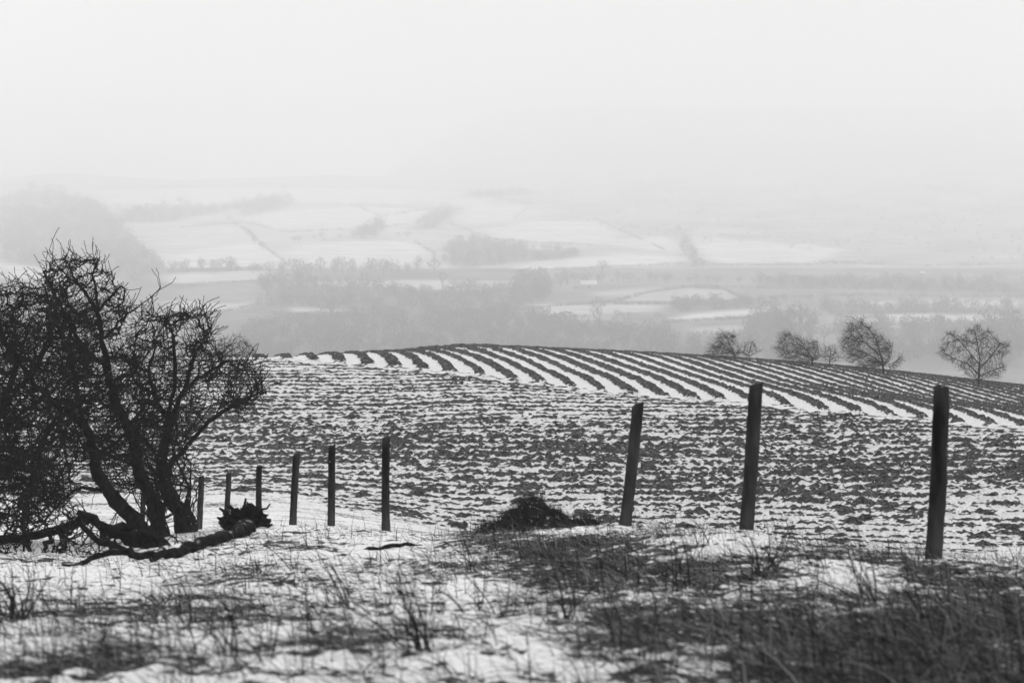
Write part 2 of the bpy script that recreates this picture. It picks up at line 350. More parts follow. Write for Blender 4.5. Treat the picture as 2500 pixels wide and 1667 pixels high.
def bank_snow(x, d, z, t1, t2, t3):
    g = grassiness(x, d, z)
    st_ = fbm(x * .9 + .4 * noise(x, d, 3), d * 2.6, 21, 4); pt = fbm(x * 5.5, d * 5, 22, 4, .6)
    far = sstep(20, 34, d)
    dg = sstep(-.2, .9, x - .1 * (d - 12)); q1 = x * .62 + d * .78; q2 = -x * .78 + d * .62
    st_ = st_ * (1 - dg) + dg * fbm(q1 * .7, q2 * 2.6, 24, 4)
    pf = fbm(x * 15, d * 13, 23, 3, .6)
    return .77 - .62 * g - .75 * st_ - .95 * pt * (1 - .3 * far) - .9 * pf - .25 * t2
# bank
ds = np.concatenate([np.linspace(2.5, 7, 60), np.exp(np.arange(np.log(7.02), np.log(46), .0034)), np.arange(46, D_EDGE + .001, .10)])
ds[-1] = D_EDGE
X, D, F = grid(ds); Z = gz(X, D)
R, sf, pl, sg, t1, t2, t3 = relief(X, D)
Zb = Z + R
sn = bank_snow(X, D, Z, t1, t2, t3)
far = sstep(36, 46, D); sn = sn * (1 - far) + sg * far
bank = mesh_np('ground', np.stack([X, D, Zb], 1), [F], M_bank, attrs={'snow': sn})
tag(bank, 'snow dusted rough grass bank sloping away in the foreground', 'ground', kind='structure')
# field
ds = np.concatenate([np.arange(D_EDGE, 80, .042), np.arange(80, 113, .075), np.linspace(113.1, 150, 50)])
X, D, F = grid(ds); Z = gz(X, D) - np.clip(D - 128, 0, None) * .0
R, sf, pl, sg, t1, t2, t3 = relief(X, D)
fieldZ = Z + R
fl = mesh_np('ploughed_field', np.stack([X, D, fieldZ], 1), [F], M_field, attrs={'snow': sf * pl + sg * (1 - pl)})
tag(fl, 'ploughed field with snow lying in its furrows and dark ridges over the crest', 'field', kind='structure')
def gtop(x, d):
    x = np.atleast_1d(np.asarray(x, float)); d = np.atleast_1d(np.asarray(d, float))
    return (gz(x, d) + relief(x, d)[0])

# ------------------------------------------------------------------ tubes and branching wood
def tube_mesh(paths, sides=8):
    "paths: list of (points(n,3), radii(n)) -> verts, quads, caps"
    V = []; Q = []; T = []; base = 0
    for pts, rad in paths:
        pts = np.asarray(pts, float); rad = np.asarray(rad, float); n = len(pts)
        tg = np.gradient(pts, axis=0); tg /= np.linalg.norm(tg, axis=1)[:, None] + 1e-9
        ref = np.array([.3, .9, .25]); ref /= np.linalg.norm(ref)
        a = np.cross(tg, ref); a /= np.linalg.norm(a, axis=1)[:, None] + 1e-9; b = np.cross(tg, a)
        an = np.arange(sides) / sides * 2 * np.pi
        ring = pts[:, None] + rad[:, None, None] * (np.cos(an)[None, :, None] * a[:, None] + np.sin(an)[None, :, None] * b[:, None])
        V.append(ring.reshape(-1, 3)); i = np.arange(n - 1)[:, None] * sides + np.arange(sides)[None] + base
        j = np.arange(n - 1)[:, None] * sides + (np.arange(sides)[None] + 1) % sides + base
        Q.append(np.stack([i, j, j + sides, i + sides], -1).reshape(-1, 4))
        V.append(pts[[0, -1]]); c0 = base + n * sides; s = np.arange(sides)
        T.append(np.stack([np.full(sides, c0), base + (s + 1) % sides, base + s], 1))
        T.append(np.stack([np.full(sides, c0 + 1), base + (n - 1) * sides + s, base + (n - 1) * sides + (s + 1) % sides], 1))
        base += n * sides + 2
    return np.concatenate(V), [np.concatenate(Q), np.concatenate(T)]

def resample(pts, step, wig, r):
    pts = np.asarray(pts, float); L = np.linalg.norm(np.diff(pts, axis=0), axis=1); c = np.concatenate([[0], np.cumsum(L)])
    n = max(2, int(c[-1] / step) + 1); s = np.linspace(0, c[-1], n)
    # Catmull-like smoothing by interpolating then averaging
    q = np.stack([np.interp(s, c, pts[:, k]) for k in range(3)], 1)
    for _ in range(3): q[1:-1] = (q[:-2] + 2 * q[1:-1] + q[2:]) / 4
    q[1:-1] += r.normal(0, wig, (n - 2, 3))
    return q
def grow(skel, attractors, step=.12, di=1.2, dk=.2, iters=90, bias=(0, 0, 0), jitter=.35, r=None, maxn=16000):
    "space colonisation from hand-laid limbs; skel: list of (points, parent_limb or None)"
    pos = []; par = []
    starts = []
    for pts, pl in skel:
        q = resample(pts, step, step * .13, r)
        if pl is None: p0 = -1
        else:
            s, e = starts[pl]; arr = np.array(pos[s:e]); p0 = s + int(np.argmin(((arr - q[0]) ** 2).sum(1))); q = q[1:]
        s = len(pos)
        for i, p in enumerate(q): pos.append(p); par.append(p0 if i == 0 else len(pos) - 2)
        starts.append((s, len(pos)))
    A = np.asarray(attractors, float); near = np.full(len(A), -1); nd = np.full(len(A), 1e9); alive = np.ones(len(A), bool)
    def upd(i0):
        new = np.array(pos[i0:])
        for c in range(0, len(new), 200):
            q = new[c:c + 200]; d2 = ((A[:, None] - q[None]) ** 2).sum(-1); m = d2.argmin(1); v = d2[np.arange(len(A)), m]
            b = v < nd; nd[b] = v[b]; near[b] = m[b] + i0 + c
    upd(0); bias = np.array(bias, float)
    for it in range(iters):
        alive &= nd > dk * dk; act = alive & (nd < di * di)
        if not act.any():
            if alive.any() and it < iters - 1: di *= 1.5
            if di > 8 or not alive.any(): break
            continue
        ids = near[act]; dirs = A[act] - np.array(pos)[ids]; dirs /= np.linalg.norm(dirs, axis=1)[:, None] + 1e-9
        uq, inv = np.unique(ids, return_inverse=True); sm = np.zeros((len(uq), 3)); np.add.at(sm, inv, dirs)
        sm /= np.linalg.norm(sm, axis=1)[:, None] + 1e-9; sm += bias + r.normal(0, jitter, sm.shape); sm /= np.linalg.norm(sm, axis=1)[:, None] + 1e-9
        i0 = len(pos)
        for k, u in enumerate(uq): pos.append(pos[u] + sm[k] * step); par.append(int(u))
        upd(i0)
        if len(pos) > maxn: break
    return np.array(pos), np.array(par)
def twigs(pos, par, r, n_per=1.0, L=.22, seg=3, step=None, bias=(0, 0, .2), leafonly=False):
    "short crooked twigs added along the fine wood"
    nch = np.zeros(len(pos), int); np.add.at(nch, par[par >= 0], 1)
    # depth from tip
    cand = np.where(nch <= 1)[0]; P0 = list(pos); Q0 = list(par)
    bias = np.array(bias, float)
    for c in cand:
        if par[c] < 0: continue
        k = r.poisson(n_per * (1.6 if nch[c] == 0 else .8))
        for _ in range(k):
            dr = pos[c] - pos[par[c]]; dr /= np.linalg.norm(dr) + 1e-9
            dr = dr * .9 + r.normal(0, .62, 3) + bias; dr /= np.linalg.norm(dr)
            p = c; q = pos[c]; l = L * r.uniform(.4, 1.2) / seg
            for s in range(seg):
                q = q + dr * l; P0.append(q); Q0.append(p); p = len(P0) - 1
                dr = dr + r.normal(0, .24, 3) + bias * .3; dr /= np.linalg.norm(dr)
    return np.array(P0), np.array(Q0)
def radii(pos, par, tip, expo=2.25, cap=None):
    n = len(pos); s = np.zeros(n); nch = np.zeros(n, int); np.add.at(nch, par[par >= 0], 1)
    s[nch == 0] = tip ** expo
    for i in range(n - 1, -1, -1):
        if par[i] >= 0: s[par[i]] += s[i]
    rr = s ** (1 / expo)
    return np.minimum(rr, cap) if cap else rr
def order_tree(pos, par):
    "re-index so that parents come before children (they already do)"
    return pos, par
def wood_mesh(pos, par, rad, sel, sides):
    "tubes for the child nodes in sel"
    idx = np.where(sel & (par >= 0))[0]
    if not len(idx): return None
    p0 = pos[par[idx]]; p1 = pos[idx]
    dirn = np.zeros_like(pos); m = par >= 0; dirn[m] = pos[m] - pos[par[m]]
    big = np.full(len(pos), -1); br = np.zeros(len(pos))
    for i in np.where(m)[0]:
        if rad[i] > br[par[i]]: br[par[i]] = rad[i]; big[par[i]] = i
    tg = dirn / (np.linalg.norm(dirn, axis=1)[:, None] + 1e-9); tn = tg.copy()
    hb = big >= 0; tn[hb] = tg[hb] + tg[big[hb]]; tn /= np.linalg.norm(tn, axis=1)[:, None] + 1e-9
    ismain = big[par[idx]] == idx
    d0 = np.where(ismain[:, None], tn[par[idx]], tg[idx]); r0 = np.where(ismain, rad[par[idx]], rad[idx] * 1.1); r0 = np.minimum(r0, rad[idx] * 1.6)
    d1 = tn[idx]; r1 = rad[idx]
    ref = np.array([.31, .87, .2]); ref /= np.linalg.norm(ref)
    def ring(p, d, rr):
        a = np.cross(d, ref); a /= np.linalg.norm(a, axis=1)[:, None] + 1e-9; b = np.cross(d, a)
        an = np.arange(sides) / sides * 2 * np.pi
        return p[:, None] + rr[:, None, None] * (np.cos(an)[None, :, None] * a[:, None] + np.sin(an)[None, :, None] * b[:, None])
    A = ring(p0, d0, r0); B = ring(p1, d1, r1); n = len(idx)
    V = np.concatenate([A, B], 1).reshape(-1, 3); base = np.arange(n)[:, None] * 2 * sides; s = np.arange(sides)[None]; s1 = (s + 1) % sides
    Q = np.stack([base + s, base + s1, base + sides + s1, base + sides + s], -1).reshape(-1, 4)
    return V, [Q]
def inpoly(x, y, poly):
    poly = np.asarray(poly, float); c = np.zeros(np.shape(x), bool); n = len(poly); j = n - 1
    for i in range(n):
        xi, yi = poly[i]; xj, yj = poly[j]
        t = ((yi > y) != (yj > y)) & (x < (xj - xi) * (y - yi) / (yj - yi + 1e-12) + xi); c ^= t; j = i
    return c
def sample_poly(poly, n, d, thick, r, holes=0):
    poly = np.asarray(poly, float); lo = poly.min(0); hi = poly.max(0); o = []
    while len(o) < n:
        q = r.uniform(lo, hi); 
        if holes and noise(q[0] / 42, q[1] / 42, 7)  > .2 and r.uniform() < holes: continue
        if inpoly(q[0], q[1], poly): o.append(P(q[0], q[1], d + r.normal(0, thick)))
    return np.array(o)
def build_tree(name, base, label, group, pos, par, rad, trunk_r, mats=(None, None), cat='tree', sel=None):
    sel = rad if sel is None else sel
    root = empty(name, base, label, cat, group)
    a = wood_mesh(pos, par, rad, sel >= trunk_r, 9); b = wood_mesh(pos, par, rad, sel < trunk_r, 4)
    if a: mesh_np('trunk', a[0], a[1], mats[0] or M_bark, root)
    if b: mesh_np('crown', b[0], b[1], mats[1] or M_twig, root)
    return root

# ---- the old hawthorns on the left
def hawthorn(label, d, limbs, crown, natt, thick, basepx, seed, tip=.0047, trunkmul=1.0, di=.9, tw=.9, dk=.13, step=.085):
    r = np.random.default_rng(seed)
    sk = []
    for pts, pl in limbs: sk.append(([P(x, y, d + (dz if dz else 0)) for (x, y, *q) in pts for dz in [q[0] if q else 0]], pl))
    b = P(*basepx, d); g = gz(b[0], b[1]); sk[0][0][0][2] = float(g) - .12
    for k in range(7):
        a = (basepx[0] + r.normal(0, 10), basepx[1] - r.uniform(5, 60)); w_ = r.normal(-10, 50); sk.append(([P(a[0], a[1], d), P(a[0] + w_ * .4, a[1] - r.uniform(25, 60), d + r.normal(0, .3)), P(a[0] + w_, a[1] - r.uniform(70, 150), d + r.normal(0, .5))], 0))
    att = np.concatenate([sample_poly(c, int(natt * 1.5 * f), d, thick, r, .85) for c, f in crown])
    pos, par = grow(sk, att, step=step, di=di, dk=dk, jitter=.22, r=r, bias=(-.05, 0, .02))
    pos, par = twigs(pos, par, r, tw, .32, 4)
    rad = radii(pos, par, tip, 2.95)
    # hand-laid wood keeps a hawthorn's thick lower trunk
    rad = rad * trunkmul ** np.clip((rad - .04) / .05, 0, 1)
    sm = rad.copy(); rad = rad * (1 + .95 * np.exp(-np.clip(pos[:, 2] - float(g), 0, None) / .8) * (rad > .045))
    rad = rad * np.where(rad > .02, 1 + .22 * noise(pos[:, 0] * 4 + pos[:, 1] * 3, pos[:, 2] * 5, seed), 1)
    base = (sk[0][0][0][0], sk[0][0][0][1], float(g))
    return build_tree('hawthorn_tree', base, label, 'old bare hawthorns by the fence', pos, par, rad, .024, sel=sm)
hawthorn('big dark bare hawthorn at the left edge, its tangled limbs hanging to the snow', 32,
    [([(-90, 1350), (-60, 1200), (-30, 1080), (10, 980), (40, 900), (60, 830)], None),
     ([(-30, 1080), (-120, 960), (-180, 850)], 0), ([(10, 980), (90, 900), (130, 800), (110, 700)], 0), ([(-60, 1200), (30, 1120, -.5), (90, 1150, -.8), (60, 1250, -.8), (75, 1330, -.8)], 0),
     ([(40, 900), (0, 800), (-20, 700)], 0)],
    [([(-260, 1150), (-280, 750), (-100, 650), (0, 690), (60, 690), (110, 720), (190, 700), (230, 800), (215, 950), (180, 1050), (130, 1150), (60, 1240), (-80, 1280)], 1.0),
     ([(0, 760), (120, 740), (200, 860), (190, 1020), (120, 1120), (0, 1200)], .5), ([(-60, 1130), (150, 1130), (170, 1230), (120, 1290), (-60, 1300)], .25)],
    1700, 1.1, (-90, 1350), 11, trunkmul=1.5)
hawthorn('hawthorn whose dark trunk leans up to the left, behind the fallen log', 33.5,
    [([(384, 1312), (313, 1254), (261, 1197), (232, 1144), (225, 1077), (209, 1035), (157, 1009), (115, 967), (78, 935), (50, 880)], None),
     ([(225, 1077), (190, 980), (175, 880), (170, 790)], 0), ([(157, 1009), (110, 1060), (90, 1130), (110, 1210), (150, 1260)], 0), ([(261, 1197), (190, 1190, -.4), (130, 1240, -.8), (90, 1300, -.9)], 0),
     ([(115, 967), (60, 1000), (10, 1060)], 0)],
    [([(30, 700), (150, 690), (230, 760), (260, 900), (230, 1040), (180, 1150), (150, 1250), (40, 1240), (-20, 1100), (-30, 850)], 1.0)],
    1150, .8, (384, 1312), 12, trunkmul=1.6)
hawthorn('tallest hawthorn, its crooked leader topping the misty valley on the left', 34.5,
    [([(400, 1312), (366, 1207), (340, 1155), (319, 1050), (284, 988), (272, 935), (261, 894), (251, 831), (240, 763), (209, 710), (146, 658), (120, 612)], None),
     ([(251, 831), (282, 800), (313, 763), (366, 731), (392, 703)], 0), ([(240, 763), (232, 700), (220, 650), (240, 632)], 0), ([(240, 763), (290, 700), (310, 690), (300, 740)], 0),
     ([(261, 894), (200, 850), (170, 790), (100, 650)], 0), ([(272, 935), (330, 900), (370, 850), (400, 790)], 0), ([(319, 1050), (270, 1090), (230, 1120), (170, 1130)], 0), ([(209, 710), (180, 690), (165, 640)], 0)],
    [([(100, 640), (140, 630), (240, 625), (300, 700), (320, 770), (300, 850), (300, 950), (230, 980), (150, 900), (110, 760)], 1.0),
     ([(150, 900), (330, 850), (400, 950), (380, 1080), (300, 1140), (180, 1120)], .6)],
    1300, .7, (400, 1312), 13, trunkmul=1.6)
hawthorn('rounded hawthorn on the right of the clump, one long limb reaching over the field', 36,
    [([(452, 1306), (453, 1262), (418, 1218), (397, 1170), (392, 1118), (413, 1030), (376, 967), (360, 900), (380, 840)], None),
     ([(397, 1150), (444, 1103), (470, 1071), (512, 1024), (554, 998), (606, 977), (630, 960)], 0), ([(413, 1030), (450, 950), (470, 880), (500, 820)], 0), ([(376, 967), (320, 930), (330, 850)], 0),
     ([(392, 1118), (340, 1060), (300, 1010)], 0), ([(413, 1030), (430, 900), (420, 800), (400, 770)], 0), ([(450, 950), (520, 900), (560, 880)], 2)],
    [([(310, 800), (350, 745), (420, 765), (450, 752), (500, 752), (525, 800), (540, 850), (600, 880), (640, 905), (600, 940), (520, 950), (470, 1000), (430, 1060), (340, 1090), (280, 1020), (280, 900)], 1.0),
     ([(540, 960), (640, 900), (660, 960), (610, 1000), (540, 1010)], .2), ([(250, 940), (500, 940), (480, 1060), (410, 1130), (280, 1130)], .45), ([(225, 1060), (470, 1050), (440, 1180), (360, 1215), (240, 1190)], .22)],
    2000, .75, (452, 1306), 14, trunkmul=1.6)

# ---- wood lying on the snow under the hawthorns
def on_ground(px, py, d, up=0.0):
    p = P(px, py, d); return p
def knobbly(pts, rad, r, wig=.02, step=.09):
    q = resample(pts, step, wig, r); rr = np.interp(np.linspace(0, 1, len(q)), np.linspace(0, 1, len(rad)), rad) * (1 + r.normal(0, .07, len(q)))
    rr[0] *= .7; return q, rr
r_ = np.random.default_rng(21)
b = P(640, 1288, 27)
ft = empty('fallen_tree', P(600, 1300, 26.6), 'dark fallen tree lying along the snowy brow with its torn root plate raised', 'fallen tree')
def ghit(px, py):
    dd = np.exp(np.linspace(math.log(6), math.log(60), 1400)); pts = np.array([P(px, py, q) for q in dd]); g = gz(pts[:, 0], dd); k = np.where(pts[:, 2] < g)[0]
    return pts[k[0]] if len(k) else pts[-1]
lp = []; lr = [.02, .04, .055, .065, .055, .065, .09]
for (a_, b_), q_ in zip([(150, 1384), (230, 1384), (330, 1376), (430, 1360), (520, 1334), (575, 1315), (610, 1300)], lr):
    h_ = ghit(a_, b_); lp.append(h_ + np.array([0, 0, q_ * .75]))
lp = np.array(lp); lp[:, 1] = np.minimum(np.maximum.accumulate(lp[:, 1]), 27.5)
trunk = knobbly(lp, lr, r_)
v, f = tube_mesh([trunk], 12); mesh_np('trunk', v, f, M_log, ft)
br = []
for pts, rad in [([P(330, 1352, 24.3), P(290, 1335, 24), P(240, 1330, 23.8), P(200, 1290, 23.6), P(190, 1265, 23.5)], [.05, .04, .035, .03, .02]),
                 ([P(400, 1342, 24.8), P(350, 1318, 24.6), P(280, 1300, 24.4), P(215, 1268, 24.2), P(190, 1250, 24.1)], [.09, .10, .08, .05, .03]),
                 ([P(260, 1300, 24.4), P(250, 1340, 24.1), P(280, 1345, 24.1)], [.03, .03, .02])]:
    br.append(knobbly(pts, rad, r_))
v, f = tube_mesh(br, 9); mesh_np('limb', v, f, M_log, ft)
# root plate: lumpy disc of soil and torn roots
def lump(c, rx, ry, rz, amp, seed, n=40, m=28):
    th = np.linspace(0, np.pi, m); ph = np.linspace(0, 2 * np.pi, n, endpoint=False); T, Ph = np.meshgrid(th, ph, indexing='ij')
    dx = np.sin(T) * np.cos(Ph); dy = np.sin(T) * np.sin(Ph); dz = np.cos(T)
    k = 1 + amp * (fbm(dx * 2.5 + dz * 1.7 + seed, dy * 2.5 + dz * 2.1, seed, 4, .7) * 1.6)
    V = np.stack([c[0] + rx * dx * k, c[1] + ry * dy * k, c[2] + rz * dz * k], -1).reshape(-1, 3)
    i = np.arange(m - 1)[:, None] * n + np.arange(n)[None]; j = np.arange(m - 1)[:, None] * n + (np.arange(n)[None] + 1) % n
    return V, [np.stack([i, i + n, j + n, j], -1).reshape(-1, 4)]
vs = []; fs = []; nb_ = 0
for (a_, b_, e_, r1, r2) in [(590, 1272, 26.8, .15, .10), (560, 1274, 26.9, .09, .08), (625, 1268, 26.9, .10, .09), (606, 1250, 26.9, .07, .08), (575, 1255, 26.7, .06, .06), (645, 1282, 26.8, .06, .05), (612, 1282, 26.6, .09, .06)]:
    v, f = lump(P(a_, b_, e_), r1, .11, r2, .9, 31 + a_, 48, 36); v = v + .035 * np.stack([fbm(v[:, 2] * 16 + k, v[:, 0] * 16, 35 + k, 3, .7) for k in range(3)], 1)
    vs.append(v); fs.append(f[0] + nb_); nb_ += len(v)
mesh_np('root_plate', np.concatenate(vs), [np.concatenate(fs)], M_bark, ft)
rt = []
for (x0, y0, x1, y1, x2, y2) in [(590, 1255, 596, 1235, 600, 1216), (560, 1262, 540, 1250, 536, 1240), (620, 1250, 622, 1232, 612, 1228), (640, 1262, 655, 1264, 662, 1268), (575, 1250, 570, 1238, 560, 1232), (630, 1275, 648, 1280, 655, 1288), (555, 1275, 538, 1272, 530, 1262), (605, 1246, 618, 1240, 628, 1246)]:
    dd = 26.7 + r_.uniform(-.2, .15)
    rt.append(knobbly([P(x0, y0, dd), P(x1, y1, dd), P(x2, y2, dd)], [.035, .025, .012], r_, .012, .04))
for _ in range(7):
    a = r_.uniform(0, 2 * np.pi); c = P(596 + 48 * math.cos(a), 1266 - 28 * math.sin(a), 26.75 + r_.uniform(-.2, .1)); q = c + np.array([math.cos(a) * .10, r_.normal(0, .05), math.sin(a) * .07]) * r_.uniform(.2, 1.6)
    rt.append(knobbly([P(596, 1266, 26.75), (c + P(596, 1266, 26.75)) / 2 + r_.normal(0, .03, 3), c, q], [.03, .022, .014, .007], r_, .01, .04))
v, f = tube_mesh(rt, 6); mesh_np('roots', v, f, M_bark, ft)

lb = empty('fallen_limb', P(110, 1320, 27.5), 'long crooked dead limb propped above the snow at the far left', 'fallen limb')
lm = [knobbly([P(-60, 1330, 27), P(0, 1318, 27.2), P(60, 1312, 27.4), P(110, 1301, 27.6), P(160, 1286, 27.8), P(215, 1262, 28)], [.05, .055, .05, .05, .06, .05], r_),
      knobbly([P(160, 1286, 27.8), P(158, 1310, 27.4), P(150, 1340, 27), P(140, 1372, 26.6)], [.035, .03, .028, .02], r_),
      knobbly([P(135, 1295, 27.8), P(115, 1330, 27.2), P(104, 1350, 26.8), P(110, 1372, 26.4)], [.03, .026, .022, .02], r_),
      knobbly([P(55, 1200, 27.8), P(50, 1250, 27.6), P(60, 1310, 27.2), P(72, 1350, 26.8), P(88, 1376, 26.4)], [.02, .028, .03, .028, .03], r_),
      knobbly([P(-30, 1330, 27), P(0, 1352, 26.4), P(22, 1372, 26)], [.05, .04, .03], r_)]
v, f = tube_mesh(lm, 9); mesh_np('limb', v, f, M_log, lb)
def tangle(parent, skel, poly, n, d, thick, seed, name='twigs'):
    r = np.random.default_rng(seed); att = sample_poly(poly, n, d, thick, r); pos, par = grow(skel, att, step=.08, di=.8, dk=.14, jitter=.6, r=r)
    pos, par = twigs(pos, par, r, .35, .25, 3); rad = radii(pos, par, .0055, 2.6, .035); m = wood_mesh(pos, par, rad, rad > 0, 6); mesh_np(name, m[0], m[1], M_bark, parent)
tangle(lb, [([P(-60, 1330, 27), P(60, 1312, 27.4), P(160, 1286, 27.8), P(215, 1262, 28)], None)], [(-40, 1210), (190, 1200), (230, 1280), (180, 1370), (0, 1375)], 240, 27.4, .4, 61)
tangle(ft, [([P(400, 1342, 24.8), P(350, 1318, 24.6), P(280, 1300, 24.4), P(215, 1268, 24.2)], None)], [(150, 1240), (330, 1270), (450, 1310), (480, 1340), (300, 1365), (170, 1360)], 220, 24.5, .3, 62)
sb = empty('broken_stump', P(470, 1306, 36.5), 'short broken snag with a forked top just right of the hawthorn trunks', 'stump')
v, f = tube_mesh([knobbly([P(470, 1310, 36.5), P(466, 1270, 36.5), P(456, 1240, 36.5), P(458, 1218, 36.5)], [.07, .05, .05, .045], r_),
                  knobbly([P(476, 1310, 36.6), P(472, 1275, 36.6), P(462, 1250, 36.6)], [.025, .02, .015], r_)], 9); mesh_np('trunk', v, f, M_bark, sb)
fb = empty('fallen_branch', P(950, 1345, 22), 'short dark branch half buried beside a pocket of clean snow', 'branch')
v, f = tube_mesh([knobbly([P(882, 1349, 20.6), P(920, 1341, 20.9), P(960, 1333, 21.2), P(1010, 1326, 21.5), P(1040, 1334, 21.7)], [.033, .028, .02, .016, .01], r_, .008)], 9); mesh_np('branch', v, f, M_log, fb)

# ------------------------------------------------------------------ fence posts
LBL = ['stout leaning fence post nearest the right edge of the photo', 'tall dark fence post leaning right, second from the right',
       'leaning fence post at the right end of the dark grassy mound', 'dark fence post on its own left of the dark grassy mound',
       'fence post with a pale snow crusted foot, second left of the gap', 'fence post leaning right, third left of the gap',
       'fence post standing just behind the torn root plate', 'fence post half hidden by the torn root plate',
       'fence post just right of the hawthorn trunks', 'faint fence post seen between the hawthorn trunks']
POSTS = [(2302, 948, 2277, 1368, 16.4, .056), (1847, 940, 1821, 1298, 19.4, .056), (1558, 986, 1525, 1286, 22.2, .054), (944, 1070, 942, 1299, 29.9, .050), (811, 1089, 809, 1284, 32.6, .050),
         (724, 1111, 716, 1286, 34.7, .052), (633, 1139, 634, 1288, 37.0, .047), (558, 1156, 553, 1292, 39.4, .046), (491, 1164, 486, 1308, 41.6, .052), (350, 1204, 347, 1290, 47.0, .05)]
for (xt, yt, xb, yb, d, rr), lab in zip(POSTS, LBL):
    r = np.random.default_rng(int(xt)); p1 = P(xt, yt, d); p0 = P(xb, yb, d)
    g = float(gtop(p0[0], d)[0]); k = (g - .15 - p1[2]) / (p0[2] - p1[2]); p0 = p1 + (p0 - p1) * k
    n = 34; t = np.linspace(0, 1, n); pts = p0[None] * (1 - t[:, None]) + p1[None] * t[:, None]
    bow = r.normal(0, .008, 2); pts[:, 0] += bow[0] * np.sin(np.pi * t) + .003 * np.cumsum(r.normal(0, .3, n)) ; pts[:, 1] += bow[1] * np.sin(np.pi * t)
    sides = 18; an = np.arange(sides) / sides * 2 * np.pi; V = []
    taper = 1.03 - .08 * t
    for i in range(n):
        lob = 1 + .05 * np.cos(2 * an + 1.1) + .05 * noise(an * 1.6 + xt, np.full(sides, t[i] * 4), 5) + .06 * noise(an * 5, np.full(sides, t[i] * 22), 6) + .05 * noise(np.full(sides, t[i] * 9 + xt), an * .8, 8) - .16 * np.exp(-((np.mod(an + xt, 2 * np.pi) - 2.2) / .22) ** 2) * sstep(.35, 1, t[i])
        rad = rr * taper[i] * lob
        V.append(np.stack([pts[i, 0] + rad * np.cos(an), pts[i, 1] + rad * np.sin(an), np.full(sides, pts[i, 2]) + (r.normal(0, .007, sides) + .018 * np.cos(an + xt) if i == n - 1 else 0)], 1))
    lastz = V[-1].copy(); inner = lastz.copy(); c = lastz.mean(0); inner = c + (lastz - c) * .88; inner[:, 2] += .008; V.append(inner); V.append(c[None] + [[0, 0, .010]])
    V = np.concatenate(V); i = np.arange(n)[:, None] * sides + np.arange(sides)[None]; j = np.arange(n)[:, None] * sides + (np.arange(sides)[None] + 1) % sides
    Q = np.stack([i, j, j + sides, i + sides], -1).reshape(-1, 4); s = np.arange(sides)
    T = np.stack([n * sides + s, n * sides + (s + 1) % sides, np.full(sides, (n + 1) * sides)], 1)
    o = mesh_np('fence_post', V - p0 * [1, 1, 0] - [0, 0, g], [Q, T], M_post); o.location = (p0[0], p0[1], g)
    tag(o, lab, 'fence post', 'weathered fence posts along the bank')

# ------------------------------------------------------------------ dark grassy mound behind the brow
mc = P(1300, 1300, 27.5); gm = float(gz(mc[0], mc[1]))
def mound_h(x, y):
    dx = (x - mc[0]) / .80; dy = (y - mc[1]) / .75; q = dx * dx * (1 + .9 * (dx < 0)) + dy * dy + .75 * noise(x * 2.0, y * 2.0, 81) + .25 * noise(x * 6, y * 6, 83)
    return np.clip(1 - q, 0, None) ** .8
gx, gy = np.meshgrid(np.linspace(-.95, .95, 110) + mc[0], np.linspace(-1.0, 1.0, 90) + mc[1], indexing='ij')
topz = P(1285, 1246, 27.5)[2]
hz = mound_h(gx, gy); base_z = gz(gx, gy)
zz = base_z - .05 + (topz - base_z + .05) * hz + .10 * fbm(gx * 6, gy * 6, 82, 5, .65) * (hz > 0)
ii = np.arange(gx.size).reshape(gx.shape); Fm = np.stack([ii[:-1, :-1], ii[1:, :-1], ii[1:, 1:], ii[:-1, 1:]], -1).reshape(-1, 4)
md = empty('grass_mound', (mc[0], mc[1], gm), 'dark rounded heap of turf just behind the brow at the centre', 'mound')
mesh_np('heap', np.stack([gx, gy, zz], -1).reshape(-1, 3), [Fm], M_mound, md)

# ------------------------------------------------------------------ grass
def blades(x, y, z, L, wd, az, lean, r, curve=.6, seg=3):
    "curved tapering blades as thin strips; returns verts, faces"
    n = len(x); side = np.stack([-np.sin(az), np.cos(az), np.zeros(n)], 1)
    tw = r.uniform(-1, 1, n)[:, None]; side = side * np.sqrt(1 - .5 * tw ** 2) + np.array([0, 0, 1.0]) * tw * .7
    V = np.empty((n, seg + 1, 2, 3)); p = np.stack([x, y, z], 1); a = lean.copy()
    for k in range(seg + 1):
        h = wd * (1 - k / seg * .85)
        V[:, k, 0] = p - side * h[:, None]; V[:, k, 1] = p + side * h[:, None]
        dirv = np.stack([np.cos(az) * np.sin(a), np.sin(az) * np.sin(a), np.cos(a)], 1)
        p = p + dirv * (L / seg)[:, None]; a = a + curve * r.uniform(.2, 1.0, n) / seg * 1.6
    base = np.arange(n)[:, None] * (seg + 1) * 2; k = np.arange(seg)[None] * 2
    Q = np.stack([base + k, base + k + 1, base + k + 3, base + k + 2], -1).reshape(-1, 4)
    return V.reshape(-1, 3), Q
r = np.random.default_rng(5)
def scatter(n):
    u = r.uniform(-.29, .29, n); lo, hi = math.log(6.0), math.log(33); d = np.exp(r.uniform(lo, hi, n)); x = u * (d + 1)
    return x, d
x, d = scatter(1500000); z = gz(x, d)
g = grassiness(x, d, z) - .0
st_ = fbm(x * .9 + .4 * noise(x, d, 3), d * 2.6, 21, 4); pt = fbm(x * 5.5, d * 5, 22, 4, .6)
dg = sstep(-.2, .9, x - .1 * (d - 12)); st_ = st_ * (1 - dg) + dg * fbm((x * .62 + d * .78) * .7, (-x * .78 + d * .62) * 2.6, 24, 4)
p = np.clip(.07 + .42 * g + .45 * st_ + .55 * pt, .012, 1)
p = p * np.clip(.25 + .75 * sstep(40, 12, d), 0, 1)
keep = r.uniform(0, 1, len(x)) < np.minimum(p, .75) * .24 * (.45 + .55 * (noise(x * 4.5, d * 3.2, 95) > -.1))
